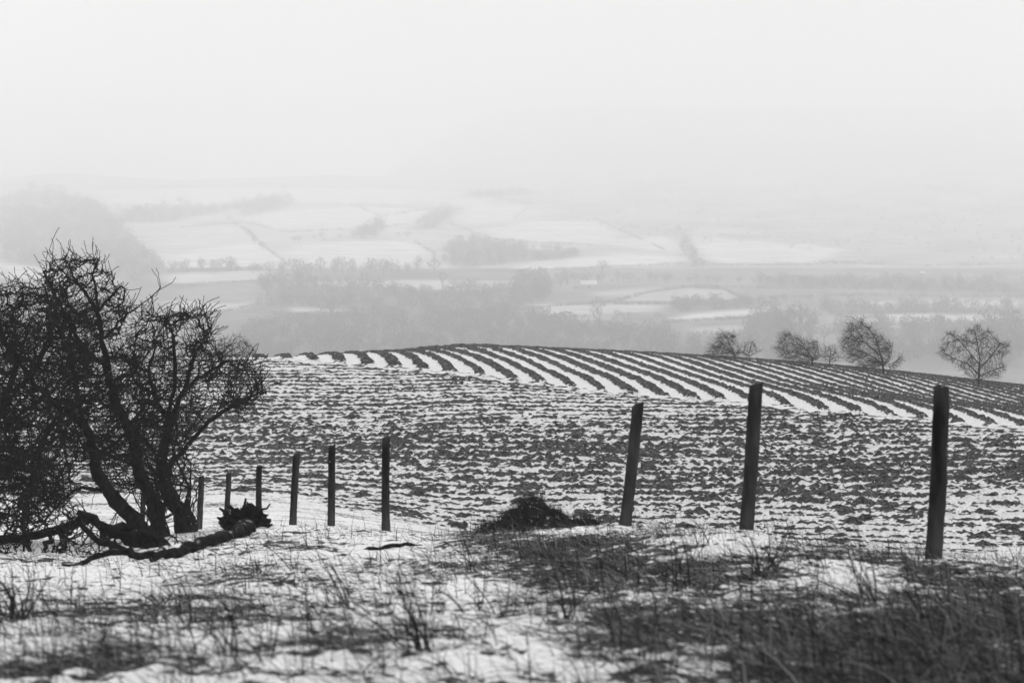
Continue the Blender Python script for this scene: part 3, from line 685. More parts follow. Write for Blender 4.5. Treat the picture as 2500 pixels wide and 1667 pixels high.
x, d = x[keep], d[keep]; z = gz(x, d) + relief(x, d)[0]
n = len(x); print('blades', n)
L = r.gamma(3, .038, n) + .04; wd = r.uniform(.0012, .0030, n) * (1 + d / 30)
az = np.pi + r.normal(.0, .75, n) + .6 * noise(x * .8, d * .8, 91); az = np.where(r.uniform(0, 1, n) < .25, r.uniform(0, 2 * np.pi, n), az)
lean = np.where(r.uniform(0, 1, n) < .07, np.clip(r.normal(.35, .3, n), 0, 1.3), np.clip(r.normal(1.25, .22, n), .3, 1.5))
V, Q = blades(x, d, z - .01, L, wd, az, lean, r)
tone = np.repeat(r.uniform(0, 1, n) ** 2.6, 8)
go = mesh_np('grass', V, [Q], M_grass, attrs={'tone': tone}); tag(go, 'flattened dead grass poking through the snow on the bank', 'grass', kind='stuff')
x, d = scatter(26000); z0 = gz(x, d); g = grassiness(x, d, z0); k = r.uniform(0, 1, len(x)) < np.clip(.16 + .25 * g + .5 * noise(x * 1.3, d * 1.1, 93), .03, 1) * sstep(36, 14, d) * .5
x, d = x[k], d[k]; n = len(x); z = gz(x, d) + relief(x, d)[0]
V, Q = blades(x, d, z - .01, r.uniform(.12, .42, n), r.uniform(.0012, .0024, n) * (1 + d / 30), np.pi + r.normal(0, 1.2, n), np.clip(r.normal(.55, .5, n), .02, 1.4), r, curve=1.0, seg=5)
so = mesh_np('dry_stems', V, [Q], M_stem); tag(so, 'scattered thin dry stems bending over the snowy bank', 'grass stems', kind='stuff')
# turf on the mound
n = 15000; a = r.uniform(-.9, .9, n) + mc[0]; b_ = r.uniform(-.95, .95, n) + mc[1]; h = mound_h(a, b_); k = h > .02; a, b_, h = a[k], b_[k], h[k]; n = len(a)
bz = gz(a, b_); zt = bz - .05 + (topz - bz + .05) * h
V, Q = blades(a, b_, zt, r.uniform(.05, .20, n), r.uniform(.002, .005, n), np.pi + r.normal(0, 1.1, n), np.clip(r.normal(.9, .5, n), 0, 1.5), r)
mesh_np('turf', V, [Q], M_stem, md)

# tall dry stems: each weed clump is a plant of its own
WEEDS = [(1035, 1590, 'dark dead weed clump in the snow, low centre of the bank', 1.0, 18), (1200, 1500, 'thin upright dry weed standing alone on the snow near the bottom', .8, 6), (845, 1480, 'dry weed with forked stems left of the dark weed clump', .8, 9),
         (630, 1400, 'small spiky weed below the snowy brow', .7, 12), (705, 1390, 'pair of thin upright stems on the snowy brow slope', .9, 4), (395, 1480, 'low dead weed above the left grass streak', .6, 9),
         (40, 1520, 'spiky grass tuft at the left edge', .8, 22), (1390, 1520, 'upright dead stalks at the foot of the grassy slope', 1.0, 8), (1660, 1440, 'dark upright weed on the middle of the grassy slope', 1.0, 10),
         (1885, 1400, 'dark drooping dock leaves on the right part of the slope', 1.1, 12), (1850, 1410, 'short dark weed beside the drooping dock leaves', .8, 9), (2130, 1480, 'arching weed with bent stems low on the right', 1.2, 12),
         (1130, 1400, 'tall thin weed stem left of the grassy slope', 1.0, 4), (1510, 1600, 'single tall dry stalk near the bottom centre', 1.1, 3), (2270, 1500, 'thin straight weed stem under the rightmost fence post', .9, 5),
         (1720, 1330, 'small sprig on the brow between two fence posts', .6, 5), (2010, 1385, 'thin weed on the snow left of the rightmost fence post', .8, 4), (560, 1600, 'bent dry weed low on the left', .9, 8)]
def ground_hit(px, py):
    dd = np.exp(np.linspace(math.log(6), math.log(60), 900)); pts = np.array([P(px, py, q) for q in dd]); g = gz(pts[:, 0], dd); k = np.where(pts[:, 2] < g)[0]
    return pts[k[0]] if len(k) else pts[-1]
for i, (px, py, lab, s, ns) in enumerate(WEEDS):
    h = ground_hit(px, py); r = np.random.default_rng(300 + i); g = float(gtop(h[0], h[1])[0]); paths = []
    spread = .03 if ns > 6 else .06
    for _ in range(ns):
        b0 = np.array([h[0] + r.normal(0, spread), h[1] + r.normal(0, spread), g - .02]); a = r.uniform(0, 2 * np.pi); t = abs(r.normal(.0, .45)); H = s * r.uniform(.12, .42)
        dirv = np.array([math.cos(a) * math.sin(t) - .15, math.sin(a) * math.sin(t), math.cos(t)]); pts = [b0]
        for _k2 in range(6): pts.append(pts[-1] + dirv * H / 6); dirv = dirv + np.array([-.05, 0, -.06]) + r.normal(0, .06, 3); dirv /= np.linalg.norm(dirv)
        paths.append((np.array(pts), np.linspace(.0035, .0015, 7) * r.uniform(.7, 1.4)))
        if r.uniform() < .5:
            q = pts[4]; dv = dirv + r.normal(0, .5, 3); dv /= np.linalg.norm(dv); paths.append((np.array([q, q + dv * H * .15, q + dv * H * .28 + [0, 0, -.01]]), np.array([.002, .0018, .0012])))
    v, f = tube_mesh(paths, 5); o = mesh_np('dead_weed', v - np.array([h[0], h[1], g]), f, M_stem); o.location = (h[0], h[1], g)
    tag(o, lab, 'weed', 'dead weeds standing out of the snow')

# ------------------------------------------------------------------ wind-bent bushes along the crest
def crest_bush(label, d, base, limbs, poly, natt, seed, thick=.5, bias=(-.25, 0, .05), tip=.0024, tw=1.5, name='windswept_tree'):
    poly = [(x_, y_ + (9 if y_ > base[1] - 36 else 0)) for x_, y_ in poly]
    r = np.random.default_rng(seed); bp = P(base[0], base[1], d); g = float(gz(bp[0], d)); dz = 0
    bp[2] = g - .15
    sk = [([bp] + [P(x, y, d + r.normal(0, .15)) for x, y in limbs[0]], None)] + [([P(x, y, d + (0 if k == 0 else r.normal(0, .3))) for k, (x, y) in enumerate(l)], 0) for l in limbs[1:]]
    for k in range(5):
        a = (base[0] + r.normal(0, 1.5), base[1] - 12); w_ = r.choice([-1, 1]) * r.uniform(10, 32); sk.append(([P(a[0], a[1], d), P(a[0] + w_ * .5, a[1] - r.uniform(5, 12), d + r.normal(0, .2)), P(a[0] + w_, a[1] - r.uniform(8, 26), d + r.normal(0, .3))], 0))
    att = sample_poly(poly, int(natt * 1.15), d, thick, r, .6)
    pos, par = grow(sk, att, step=.07, di=.45, dk=.085, jitter=.2, r=r, bias=bias)
    pos, par = twigs(pos, par, r, tw, .36 if bias[0] < -.1 else .22, 3, bias=(bias[0] * 3.2, 0, .15))
    rad = radii(pos, par, tip, 2.75)
    build_tree(name, (bp[0], d, g), label, 'small windswept trees along the crest of the field', pos, par, rad, .028, (M_hedgetwig, M_hedgetwig))
crest_bush('low windswept thorn, leftmost of those on the right side of the crest', 104, (1795, 880), [[(1792, 858), (1780, 840), (1775, 822)], [(1792, 860), (1765, 850), (1740, 845)], [(1794, 868), (1808, 850)]],
    [(1730, 862), (1738, 842), (1752, 828), (1765, 812), (1800, 815), (1800, 830), (1790, 842), (1802, 850), (1815, 858), (1795, 870), (1760, 868)], 420, 41)
crest_bush('tiny thorn bush just right of the leftmost windswept thorn', 104.5, (1829, 882), [[(1829, 862), (1833, 845)], [(1829, 862), (1820, 845)]],
    [(1812, 848), (1820, 832), (1838, 830), (1846, 840), (1842, 850), (1832, 862), (1818, 862)], 110, 42, .3, (-.05, 0, .05))
crest_bush('wide low thorn streaming to the left, between the small and the tall trees', 103, (1985, 892), [[(1982, 870), (1965, 850), (1935, 830), (1915, 815)], [(1982, 872), (1945, 862), (1915, 858)], [(1984, 876), (1995, 850), (1998, 835)], [(1970, 856), (1975, 838)]],
    [(1890, 852), (1908, 830), (1922, 808), (1950, 822), (1975, 832), (2000, 830), (2008, 850), (2000, 875), (1975, 882), (1940, 872), (1912, 862)], 650, 43)
crest_bush('small pale bush against the foot of the wide low thorn', 104, (2025, 893), [[(2025, 872), (2030, 855)], [(2025, 874), (2012, 858)], [(2026, 872), (2042, 860)]],
    [(2003, 862), (2012, 846), (2032, 842), (2045, 850), (2050, 868), (2035, 882), (2012, 880)], 170, 44, .35, (-.05, 0, .05))
crest_bush('tall windswept tree, pointed like a flame, on the crest', 101, (2157, 906), [[(2155, 885), (2148, 860), (2140, 830), (2120, 800), (2100, 785)], [(2154, 885), (2120, 865), (2085, 850)], [(2150, 868), (2110, 835), (2080, 820)], [(2155, 890), (2175, 870), (2180, 840)], [(2155, 892), (2185, 885), (2200, 870)]],
    [(2060, 862), (2058, 835), (2072, 800), (2085, 775), (2112, 778), (2135, 800), (2160, 825), (2182, 838), (2184, 860), (2172, 880), (2140, 894), (2100, 892), (2075, 880)], 1100, 45, .6)
crest_bush('low sprawl of twigs right of the flame shaped tree', 101.5, (2165, 907), [[(2175, 893), (2190, 880)]], [(2165, 896), (2180, 882), (2195, 862), (2206, 872), (2195, 886), (2180, 894)], 90, 46, .3, (.1, 0, .1), name='windswept_shrub')
crest_bush('round bare tree with an open domed crown, rightmost on the crest', 99, (2390, 942), [[(2390, 915), (2392, 880), (2388, 845), (2380, 810)], [(2390, 915), (2365, 890), (2330, 875), (2300, 860)], [(2391, 900), (2420, 870), (2440, 840)], [(2391, 890), (2350, 840), (2325, 820)], [(2390, 920), (2420, 905), (2450, 895)]],
    [(2288, 870), (2296, 850), (2305, 812), (2332, 808), (2345, 822), (2362, 800), (2390, 794), (2425, 808), (2440, 830), (2466, 838), (2462, 865), (2440, 880), (2460, 895), (2440, 915), (2400, 922), (2370, 915), (2340, 900), (2320, 885)], 1150, 47, .7, (0, 0, .05))
crest_bush('hedge shrub hidden behind the hawthorns where the crest meets the valley', 92, (575, 888), [[(575, 868), (570, 850), (560, 830)], [(576, 870), (600, 850), (605, 835)], [(574, 870), (545, 855)]],
    [(515, 868), (530, 840), (545, 820), (580, 816), (605, 828), (622, 850), (632, 872), (600, 878), (550, 878)], 560, 48, .5, (0, 0, .05), name='hedge_shrub')
crest_bush('straggly shrub poking above the crest at the left of the hawthorns', 92, (470, 888), [[(470, 868), (465, 850)], [(471, 870), (490, 850)]], [(430, 872), (440, 850), (470, 840), (500, 846), (512, 870)], 200, 49, .4, (0, 0, .05), name='hedge_shrub')

# ------------------------------------------------------------------ the misty valley
PYD = np.array([(1100, 820), (1000, 1000), (900, 1250), (860, 1340), (800, 1510), (750, 1700), (700, 1900), (650, 2200), (600, 2600), (550, 3000), (500, 3600), (460, 4300), (432, 4900)], float)
def skyline(px): return np.interp(px, [-900, 0, 60, 150, 240, 400, 700, 1000, 1250, 1450, 1700, 2200, 3400], [470, 462, 448, 455, 462, 459, 458, 452, 448, 420, 425, 440, 440])
vd = np.concatenate([[140, 200, 300, 420, 560, 700], np.exp(np.linspace(math.log(820), math.log(4900), 420)), np.linspace(4950, 7800, 60)])
vu = np.linspace(-.34, .34, 620); VD, VU = np.meshgrid(vd, vu, indexing='ij'); VX = VU * VD
vpx = CX + FPX * VU
def valley_py(d, px):
    py = np.interp(d, PYD[::-1, 1][::-1], PYD[:, 0]) if False else np.interp(d, PYD[:, 1], PYD[:, 0])
    roll = 1 * noise(px / 320.0, np.log(d) * 6, 101) * 14 * sstep(1800, 3200, d)
    py = py + roll
    return py
def valley_z(d, px):
    py = valley_py(d, px); z = (HORIZON - py) / FPX * d
    zc = (HORIZON - skyline(px)) / FPX * 4600
    z = np.where(d > 4900, np.minimum(z, zc - (d - 4900) * .02), z)
    # the far fell on the right, almost lost in the snow cloud
    f = sstep(4700, 7000, d) * sstep(850, 1250, px); z = z + f * 200
    z = np.where(d < 820, np.interp(d, [140, 420, 820], [-22, -90, -112]), z)
    return z
VZ = valley_z(VD, vpx)
# land cover, as seen from the hill: (albedo, polygon of photo pixels)
FIELDS = [(.85, [(240, 465), (560, 458), (1080, 466), (1110, 480), (1000, 500), (760, 497), (500, 505), (280, 498)]),
 (.85, [(600, 530), (700, 512), (900, 505), (1060, 515), (1080, 530), (980, 548), (880, 556), (690, 562), (610, 548)]), (.85, [(1080, 492), (1200, 478), (1280, 500), (1250, 540), (1150, 545), (1060, 530)]),
 (.86, [(390, 640), (470, 612), (600, 592), (650, 605), (694, 636), (600, 650), (420, 652)]), (.86, [(700, 600), (860, 588), (1010, 590), (1040, 615), (1000, 645), (850, 652), (720, 648)]), (.7, [(400, 560), (560, 550), (650, 590), (480, 600), (390, 600)]),
 (.65, [(410, 668), (650, 660), (660, 680), (480, 694), (400, 690)]), (.28, [(430, 708), (520, 694), (650, 690), (655, 725), (560, 738), (430, 728)]), (.6, [(400, 735), (560, 742), (650, 732), (600, 752), (520, 764), (420, 760)]),
 (.62, [(680, 690), (1000, 684), (1330, 686), (1340, 696), (1180, 704), (950, 712), (700, 708)]), (.6, [(690, 752), (860, 744), (960, 750), (860, 762), (700, 762)]), (.5, [(755, 812), (860, 812), (905, 832), (880, 846), (800, 838)]),
 (.85, [(1180, 560), (1300, 540), (1450, 540), (1520, 570), (1450, 596), (1300, 590), (1200, 580)]), (.86, [(1250, 652), (1380, 630), (1560, 620), (1670, 625), (1690, 638), (1600, 650), (1400, 655), (1280, 662)]),
 (.8, [(1460, 590), (1600, 575), (1800, 585), (2000, 600), (2060, 612), (1980, 640), (1750, 645), (1700, 620), (1560, 610)]), (.5, [(1500, 738), (1580, 715), (1680, 702), (1760, 706), (1815, 730), (1740, 742), (1600, 740)]),
 (.62, [(1180, 758), (1330, 741), (1420, 743), (1630, 742), (1600, 758), (1460, 768), (1300, 766)]), (.55, [(1290, 776), (1480, 772), (1500, 778), (1300, 784)]), (.8, [(1630, 778), (1700, 764), (1850, 754), (1872, 760), (1820, 772), (1700, 784)]),
 (.65, [(2030, 776), (2180, 768), (2440, 768), (2470, 780), (2250, 790), (2050, 792)]), (.55, [(1450, 712), (1600, 700), (1640, 706), (1560, 722), (1460, 724)]), (.45, [(1860, 700), (2200, 712), (2500, 700), (2500, 690), (2000, 690)]),
 (.55, [(2050, 740), (2300, 728), (2500, 735), (2500, 760), (2200, 755)]), (.5, [(2120, 815), (2260, 808), (2300, 826), (2160, 832)]), (.5, [(2320, 845), (2480, 838), (2500, 860), (2340, 868)]),
 (.5, [(1680, 800), (1880, 790), (1900, 806), (1700, 812)]), (.7, [(0, 640), (180, 640), (300, 660), (280, 690), (0, 680)]), (.5, [(1150, 470), (1300, 462), (1420, 470), (1400, 500), (1200, 500)]), (.7, [(60, 530), (120, 520), (130, 550), (70, 560)])]
# overgrown woods, read as masses
WOODS = [([(0, 500), (60, 468), (100, 462), (150, 470), (240, 500), (330, 590), (400, 655), (330, 690), (150, 660), (0, 640)], 900, 20), ([(1075, 640), (1100, 590), (1150, 585), (1230, 600), (1400, 615), (1410, 632), (1250, 642), (1130, 655)], 260, 18),
         ([(600, 800), (700, 780), (950, 765), (1300, 765), (1500, 800), (1640, 810), (1640, 900), (560, 900)], 1400, 26), ([(640, 690), (900, 700), (1080, 712), (1300, 745), (1250, 765), (900, 760), (640, 745)], 170, 26), ([(1640, 830), (1900, 825), (2010, 850), (2010, 900), (1640, 900)], 300, 24),
         ([(1820, 790), (1900, 770), (1930, 830), (1830, 830)], 50, 36), ([(1850, 700), (2500, 720), (2500, 690), (1850, 680)], 260, 18), ([(620, 738), (860, 722), (1080, 716), (1300, 730), (1300, 745), (900, 752), (620, 748)], 150, 24),
         ([(290, 512), (560, 500), (560, 515), (420, 540), (300, 545)], 160, 14), ([(1150, 470), (1280, 462), (1290, 476), (1150, 482)], 60, 10), ([(560, 500), (700, 470), (720, 500), (600, 530)], 100, 14), ([(1640, 735), (1840, 735), (1840, 752), (1640, 764)], 120, 20),
         ([(2010, 750), (2500, 748), (2500, 766), (2010, 764)], 120, 22), ([(2050, 800), (2500, 800), (2500, 900), (2050, 880)], 260, 34), ([(2400, 815), (2500, 800), (2500, 900), (2400, 900)], 40, 60), ([(1000, 560), (1090, 500), (1120, 510), (1060, 560)], 60, 14),
         ([(1250, 690), (1300, 680), (1360, 700), (1330, 740), (1250, 738)], 80, 32), ([(860, 580), (930, 540), (940, 560), (880, 590)], 50, 18), ([(1640, 560), (1660, 560), (1720, 650), (1690, 655)], 40, 16), ([(1350, 430), (2500, 440), (2500, 640), (1700, 600), (1400, 540)], 260, 9)]
vp, vq = PIX(VX, VD, VZ)
# visible row regardless of occlusion
wpx = vp + 14 * noise(vp / 60, vq / 14, 111) ; wpy = vq + 3 * noise(vp / 40, vq / 10, 112)
alb = np.where(vq > 655, .13, .56) + .10 * noise(vp / 130, vq / 22, 113) + .05 * noise(vp / 35, vq / 8, 114)
alb = np.where((vp > 1350) & (vq < 655), .45 + .12 * noise(vp / 150, vq / 18, 115), alb)
alb = np.where((vq > 655) & (vp > 1250), alb + .07, alb)
for a, pl_ in FIELDS: a = a * .93; alb = np.where(inpoly(wpx, wpy, pl_), a + .05 * noise(vp / 60, vq / 6, 116), alb)
alb = np.clip(alb, .07, .88); _ALB = alb
mv, tv, bv = node_mat('valley_land')
at = tv.nodes.new('ShaderNodeAttribute'); at.attribute_name = 'cover'; tcv = tv.nodes.new('ShaderNodeTexCoord')
nv = tv.nodes.new('ShaderNodeTexNoise'); nv.inputs['Scale'].default_value = .03; nv.inputs['Detail'].default_value = 6; tv.links.new(tcv.outputs['Object'], nv.inputs['Vector'])
mrv = tv.nodes.new('ShaderNodeMapRange'); mrv.inputs[1].default_value = .3; mrv.inputs[2].default_value = .7; mrv.inputs[3].default_value = .75; mrv.inputs[4].default_value = 1.15; tv.links.new(nv.outputs['Fac'], mrv.inputs[0])
mmv = tv.nodes.new('ShaderNodeMath'); mmv.operation = 'MULTIPLY'; tv.links.new(at.outputs['Fac'], mmv.inputs[0]); tv.links.new(mrv.outputs[0], mmv.inputs[1]); tv.links.new(mmv.outputs[0], bv.inputs['Base Color']); bv.inputs['Roughness'].default_value = 1
for poly, _n2, _h2 in WOODS[:-1]: alb = np.where(inpoly(wpx, wpy, poly), .11, alb)
for _ in range(3):
    alb[1:-1] = (alb[:-2] + 2 * alb[1:-1] + alb[2:]) / 4; alb[:, 1:-1] = (alb[:, :-2] + 2 * alb[:, 1:-1] + alb[:, 2:]) / 4
    alb[:, 2:-2] = (alb[:, :-4] + 2 * alb[:, 2:-2] + alb[:, 4:]) / 4
n_, m_ = VD.shape; idx = np.arange(n_ * m_).reshape(n_, m_); F = np.stack([idx[:-1, :-1], idx[:-1, 1:], idx[1:, 1:], idx[1:, :-1]], -1).reshape(-1, 4)
vo = mesh_np('valley', np.stack([VX, VD, VZ], -1).reshape(-1, 3), [F], mv, attrs={'cover': alb.ravel()})
tag(vo, 'snowy valley of small fields and low hills fading into the mist', 'valley', kind='structure')
def vhit(px, py):
    "point of the valley seen at a photo pixel"
    dd = np.exp(np.linspace(math.log(900), math.log(4880), 1500)); q = valley_z(dd, np.full(1500, float(px))); _, y = PIX((px - CX) / FPX * dd, dd, q)
    k = np.where(y <= py)[0]; k = k[0] if len(k) else 1499
    return np.array([(px - CX) / FPX * dd[k], dd[k], q[k]])

# bare broadleaf prototypes: trunk, limbs and a loose cloud of twigs
def proto_tree(seed, H, W, ntw=520, low=.25):
    r = np.random.default_rng(seed); sk = [([(0, 0, -1), (0, 0, H * .2), (r.normal(0, .3), 0, H * .55)], None)]
    for _ in range(5):
        a = r.uniform(0, 6.28); sk.append(([(0, 0, H * r.uniform(.15, .4)), (math.cos(a) * W * .25, math.sin(a) * W * .25, H * r.uniform(.45, .6))], 0))
    sk = [([np.array(p, float) for p in a], b) for a, b in sk]
    att = []
    while len(att) < 110:
        q = r.uniform(-1, 1, 3)
        if (q ** 2).sum() < 1: att.append([q[0] * W / 2, q[1] * W / 2, H * (low + (1 - low) / 2) + q[2] * H * (1 - low) / 2])
    pos, par = grow(sk, att, step=H * .06, di=H * .6, dk=H * .07, iters=30, jitter=.2, r=r)
    rad = radii(pos, par, H * .006, 2.2)
    nch = np.zeros(len(pos), int); np.add.at(nch, par[par >= 0], 1)
    fine = np.where(rad < H * .013)[0]; c = pos[r.choice(fine, ntw)] + r.normal(0, H * .035, (ntw, 3))
    dr = c - np.array([0, 0, H * .4]); dr /= np.linalg.norm(dr, axis=1)[:, None]; dr += r.normal(0, .5, dr.shape); l = H * r.uniform(.03, .08, ntw)[:, None]
    sd = np.cross(dr, r.normal(0, 1, dr.shape)); sd /= np.linalg.norm(sd, axis=1)[:, None]; wd = H * .0075
    Vt = np.stack([c - sd * wd, c + sd * wd, c + dr * l], 1).reshape(-1, 3); Ft = np.arange(ntw * 3).reshape(-1, 3)
    return pos, par, rad, Vt, Ft
PR = []
for k, (H, W) in enumerate([(12, 12), (14, 10), (10, 12), (13, 14), (15, 9)]):
    pos, par, rad, Vt, Ft = proto_tree(500 + k, H, W)
    a = wood_mesh(pos, par, rad, rad >= H * .014, 5); b = wood_mesh(pos, par, rad, rad < H * .014, 3)
    Vc = np.concatenate([b[0], Vt]); Fc = [b[1][0], Ft + len(b[0])]
    PR.append((H, a, (Vc, Fc)))
META = [None] * len(PR)
def far_tree(k, loc, s, rz, label, group, name='bare_tree'):
    root = bpy.data.objects.new(name, None); COL.objects.link(root); root.location = tuple(loc); root.rotation_euler = (0, 0, rz); root.scale = (s, s, s)
    tag(root, label, 'tree', group)
    if META[k] is None:
        H, a, c = PR[k]; t = mesh_np('trunk', a[0], a[1], M_far); cr = mesh_np('crown', c[0], c[1], M_far); META[k] = (t, cr); t.parent = root; cr.parent = root
    else:
        for o in META[k]: c = o.copy(); COL.objects.link(c); c.parent = root
    return root
R = random.Random(9)
def tree_row(pts, n, hpx, label, group, jit=3):
    pts = np.array(pts, float); L = np.concatenate([[0], np.cumsum(np.linalg.norm(np.diff(pts, axis=0), axis=1))])
    for i in range(n):
        s = (i + R.uniform(-.9, .9) + .5) / n * L[-1]; px = np.interp(s, L, pts[:, 0]); py = np.interp(s, L, pts[:, 1]) + R.uniform(-jit, jit)
        h = vhit(px, py); k = R.randrange(5); H = hpx * R.uniform(.5, 1.25) ** 1.0 * h[1] / FPX
        far_tree(k, h, H / PR[k][0], R.uniform(0, 6.28), label, group)
SINGLE = [(1460, 768, 46, 'lone spreading bare tree on the hedge between two pale fields'), (1385, 697, 40, 'tall narrow dark tree beside the farm'), (1432, 695, 32, 'second dark tree beside the farm, over its white roof'), (1368, 700, 26, 'smallest tree at the left end of the farm'),
          (1470, 668, 34, 'slim tree right of the farm trees'), (1020, 668, 44, 'taller bare tree at the right end of the copse'), (1060, 668, 40, 'broad bare tree beside the taller one at the end of the copse'), (805, 782, 66, 'bare tree standing in front of the pale strip in the near wood'),
          (560, 660, 38, 'big round tree in the far tree line above the dark field'), (1165, 810, 60, 'tallest bare tree in the near wood at the centre'), (1890, 770, 50, 'bushy tree at the right end of the oval field'), (1860, 765, 46, 'broad tree touching the right tip of the oval field'),
          (440, 500, 22, 'faint small tree on the far snowy slope'), (400, 503, 18, 'fainter tree left of another on the far snowy slope'), (310, 462, 9, 'tiny tree on the far left skyline')]
for px, py, hp, lab in SINGLE:
    h = vhit(px, py); k = R.randrange(5); far_tree(k, h, hp * h[1] / FPX / PR[k][0], R.uniform(0, 6.28), lab, None)
ROWS = [([(1905, 842), (2015, 842)], 7, 85, 'big bushy bare tree in the tall clump beyond the crest, right of centre', 'tall clump beyond the crest'),
        ([(1880, 735), (2100, 748), (2480, 742)], 16, 20, 'faint tree on the hedge above the pale strip at the right', 'faint hedge trees on the right'),
        ([(390, 664), (470, 662), (560, 663), (690, 668)], 22, 26, 'hazy bare tree in the far tree line above the dark field', 'far tree line on the left'),
        ([(690, 672), (800, 668), (880, 668), (1010, 670)], 24, 36, 'bare tree in the copse at the foot of the snowy slopes', 'copse below the snowy slopes'),
        ([(640, 722), (760, 716), (860, 722), (1000, 720)], 11, 50, 'tall bare tree in the open row before the pale strip', 'open row before the pale strip'),
        ([(1080, 700), (1180, 722), (1300, 726)], 14, 34, 'round headed tree on the hedge at the centre of the valley', 'hedge trees at the valley centre'),
        ([(1250, 668), (1400, 690), (1560, 688), (1700, 690)], 22, 22, 'small misty tree behind the farm', 'misty trees behind the farm'),
        ([(1700, 690), (1900, 692), (2200, 690), (2500, 684)], 30, 18, 'very faint tree in the long misty band on the right', 'long misty tree band on the right'),
        ([(640, 612), (600, 570), (560, 540)], 9, 20, 'tree of the slanting hedge on the far snowy slope', 'slanting hedge on the far slope'),
        ([(700, 590), (860, 582), (1000, 578)], 12, 16, 'tree of the level hedge high on the snowy slope', 'level hedge on the far slope'),
        ([(1180, 770), (1300, 772), (1500, 778), (1640, 782)], 15, 22, 'small tree on the hedge below the oval field', 'hedge below the oval field'),
        ([(2030, 775), (2200, 800), (2400, 792)], 12, 30, 'bare tree near the bottom right of the valley', 'trees at the right of the valley floor')]
for a in ROWS: tree_row(*a)

# woods and overgrown hedges far off, read as masses
HEDGES = [([(1700, 700), (1900, 706), (2200, 704), (2500, 712)], 160, 8), ([(1850, 730), (2100, 722), (2500, 726)], 150, 8), ([(2030, 768), (2250, 762), (2480, 764)], 120, 9), ([(2050, 800), (2150, 770)], 30, 8), ([(2000, 640), (2250, 650), (2500, 645)], 120, 6), ([(1750, 575), (2000, 585), (2250, 600)], 110, 5), ([(1480, 560), (1700, 548), (1900, 560)], 90, 5), ([(420, 560), (520, 548), (640, 545)], 60, 6), ([(250, 520), (330, 590)], 40, 7), ([(860, 500), (930, 530), (1060, 510)], 60, 6), ([(1010, 590), (1060, 620), (1060, 650)], 40, 7), ([(1180, 478), (1300, 500), (1250, 540)], 60, 6), ([(680, 690), (700, 715)], 20, 9), ([(1100, 705), (1350, 696)], 70, 10),
    ([(694, 640), (640, 600), (600, 560)], 60, 7), ([(1450, 535), (1530, 570), (1625, 612)], 70, 6), ([(600, 545), (700, 568), (880, 560), (1000, 548)], 110, 6), ([(280, 500), (500, 507), (760, 499), (1000, 503)], 140, 5), ([(240, 460), (560, 456), (1080, 462)], 140, 4),
          ([(1280, 784), (1180, 770), (1350, 748), (1500, 738), (1580, 716), (1680, 702), (1765, 706), (1815, 730)], 330, 8), ([(1500, 742), (1640, 742), (1740, 745), (1815, 732)], 160, 8), ([(1630, 788), (1820, 778), (1900, 765)], 120, 9), ([(410, 664), (640, 658)], 120, 9),
          ([(1250, 665), (1400, 658), (1680, 645)], 150, 7), ([(390, 700), (520, 692), (650, 686)], 90, 6), ([(400, 768), (520, 768), (640, 742)], 110, 8), ([(1700, 648), (1980, 648), (2100, 640)], 120, 6), ([(1100, 548), (1200, 585), (1300, 594), (1450, 600)], 110, 6), ([(2030, 795), (2300, 794), (2500, 788)], 130, 10)]
rw = np.random.default_rng(77)
VH_PY = {}
PX_G = np.linspace(-100, 2600, 136); DD = np.exp(np.linspace(math.log(900), math.log(4880), 900))
YG = np.stack([np.minimum.accumulate(PIX((p_ - CX) / FPX * DD, DD, valley_z(DD, np.full(900, p_)))[1]) for p_ in PX_G])
def vhits(px, py):
    i = np.clip(((px + 100) / 20).round().astype(int), 0, 135); d = np.empty(len(px))
    for k in np.unique(i): m = i == k; d[m] = np.interp(-py[m], -YG[k], DD)
    return np.stack([(px - CX) / FPX * d, d, valley_z(d, px)], 1)
def mass(c, H, per, r, spread=.5):
    "loose little crowns: c (n,3) bases, H (n) heights"
    n = len(c); k = per; t = r.normal(0, 1, (n, k, 3)); t /= np.linalg.norm(t, axis=2)[:, :, None]; t *= r.uniform(.25, 1, (n, k, 1)) ** .5
    ctr = c[:, None] + np.array([0, 0, 1.0]) * (H * .55)[:, None, None] + t * np.stack([H * spread, H * spread, H * .45], 1)[:, None]
    dr = t + r.normal(0, .5, t.shape) + [0, 0, .3]; dr /= np.linalg.norm(dr, axis=2)[:, :, None]; sd = np.cross(dr, r.normal(0, 1, dr.shape)); sd /= np.linalg.norm(sd, axis=2)[:, :, None]
    h = H[:, None, None]; V = np.stack([ctr - sd * h * .035, ctr + sd * h * .035, ctr + dr * h * .2], 2).reshape(-1, 3)
    # trunks
    b0 = c - [0, 0, 1]; tx = np.stack([b0 - [.3, 0, 0], b0 + [.3, 0, 0], c + np.array([0, 0, 1.0]) * (H * .7)[:, None]], 1).reshape(-1, 3)
    ty = np.stack([b0 - [0, .3, 0], b0 + [0, .3, 0], c + np.array([0, 0, 1.0]) * (H * .7)[:, None]], 1).reshape(-1, 3)
    V = np.concatenate([V, tx, ty]); return V, np.arange(len(V)).reshape(-1, 3)
VV = []; FF = []; nb = 0
for poly, n, hp in WOODS:
    pl_ = np.array(poly, float); q = rw.uniform(pl_.min(0), pl_.max(0), (n * 6, 2)); q = q[inpoly(q[:, 0], q[:, 1], pl_)][:n]
    nn = noise(q[:, 0] / 70, q[:, 1] / 18, 141); q = q[nn > -.35]
    c = vhits(q[:, 0], q[:, 1]); H = hp * rw.uniform(.6, 1.2, len(q)) * c[:, 1] / FPX; v, f = mass(c, H, 90, rw); VV.append(v); FF.append(f + nb); nb += len(v)
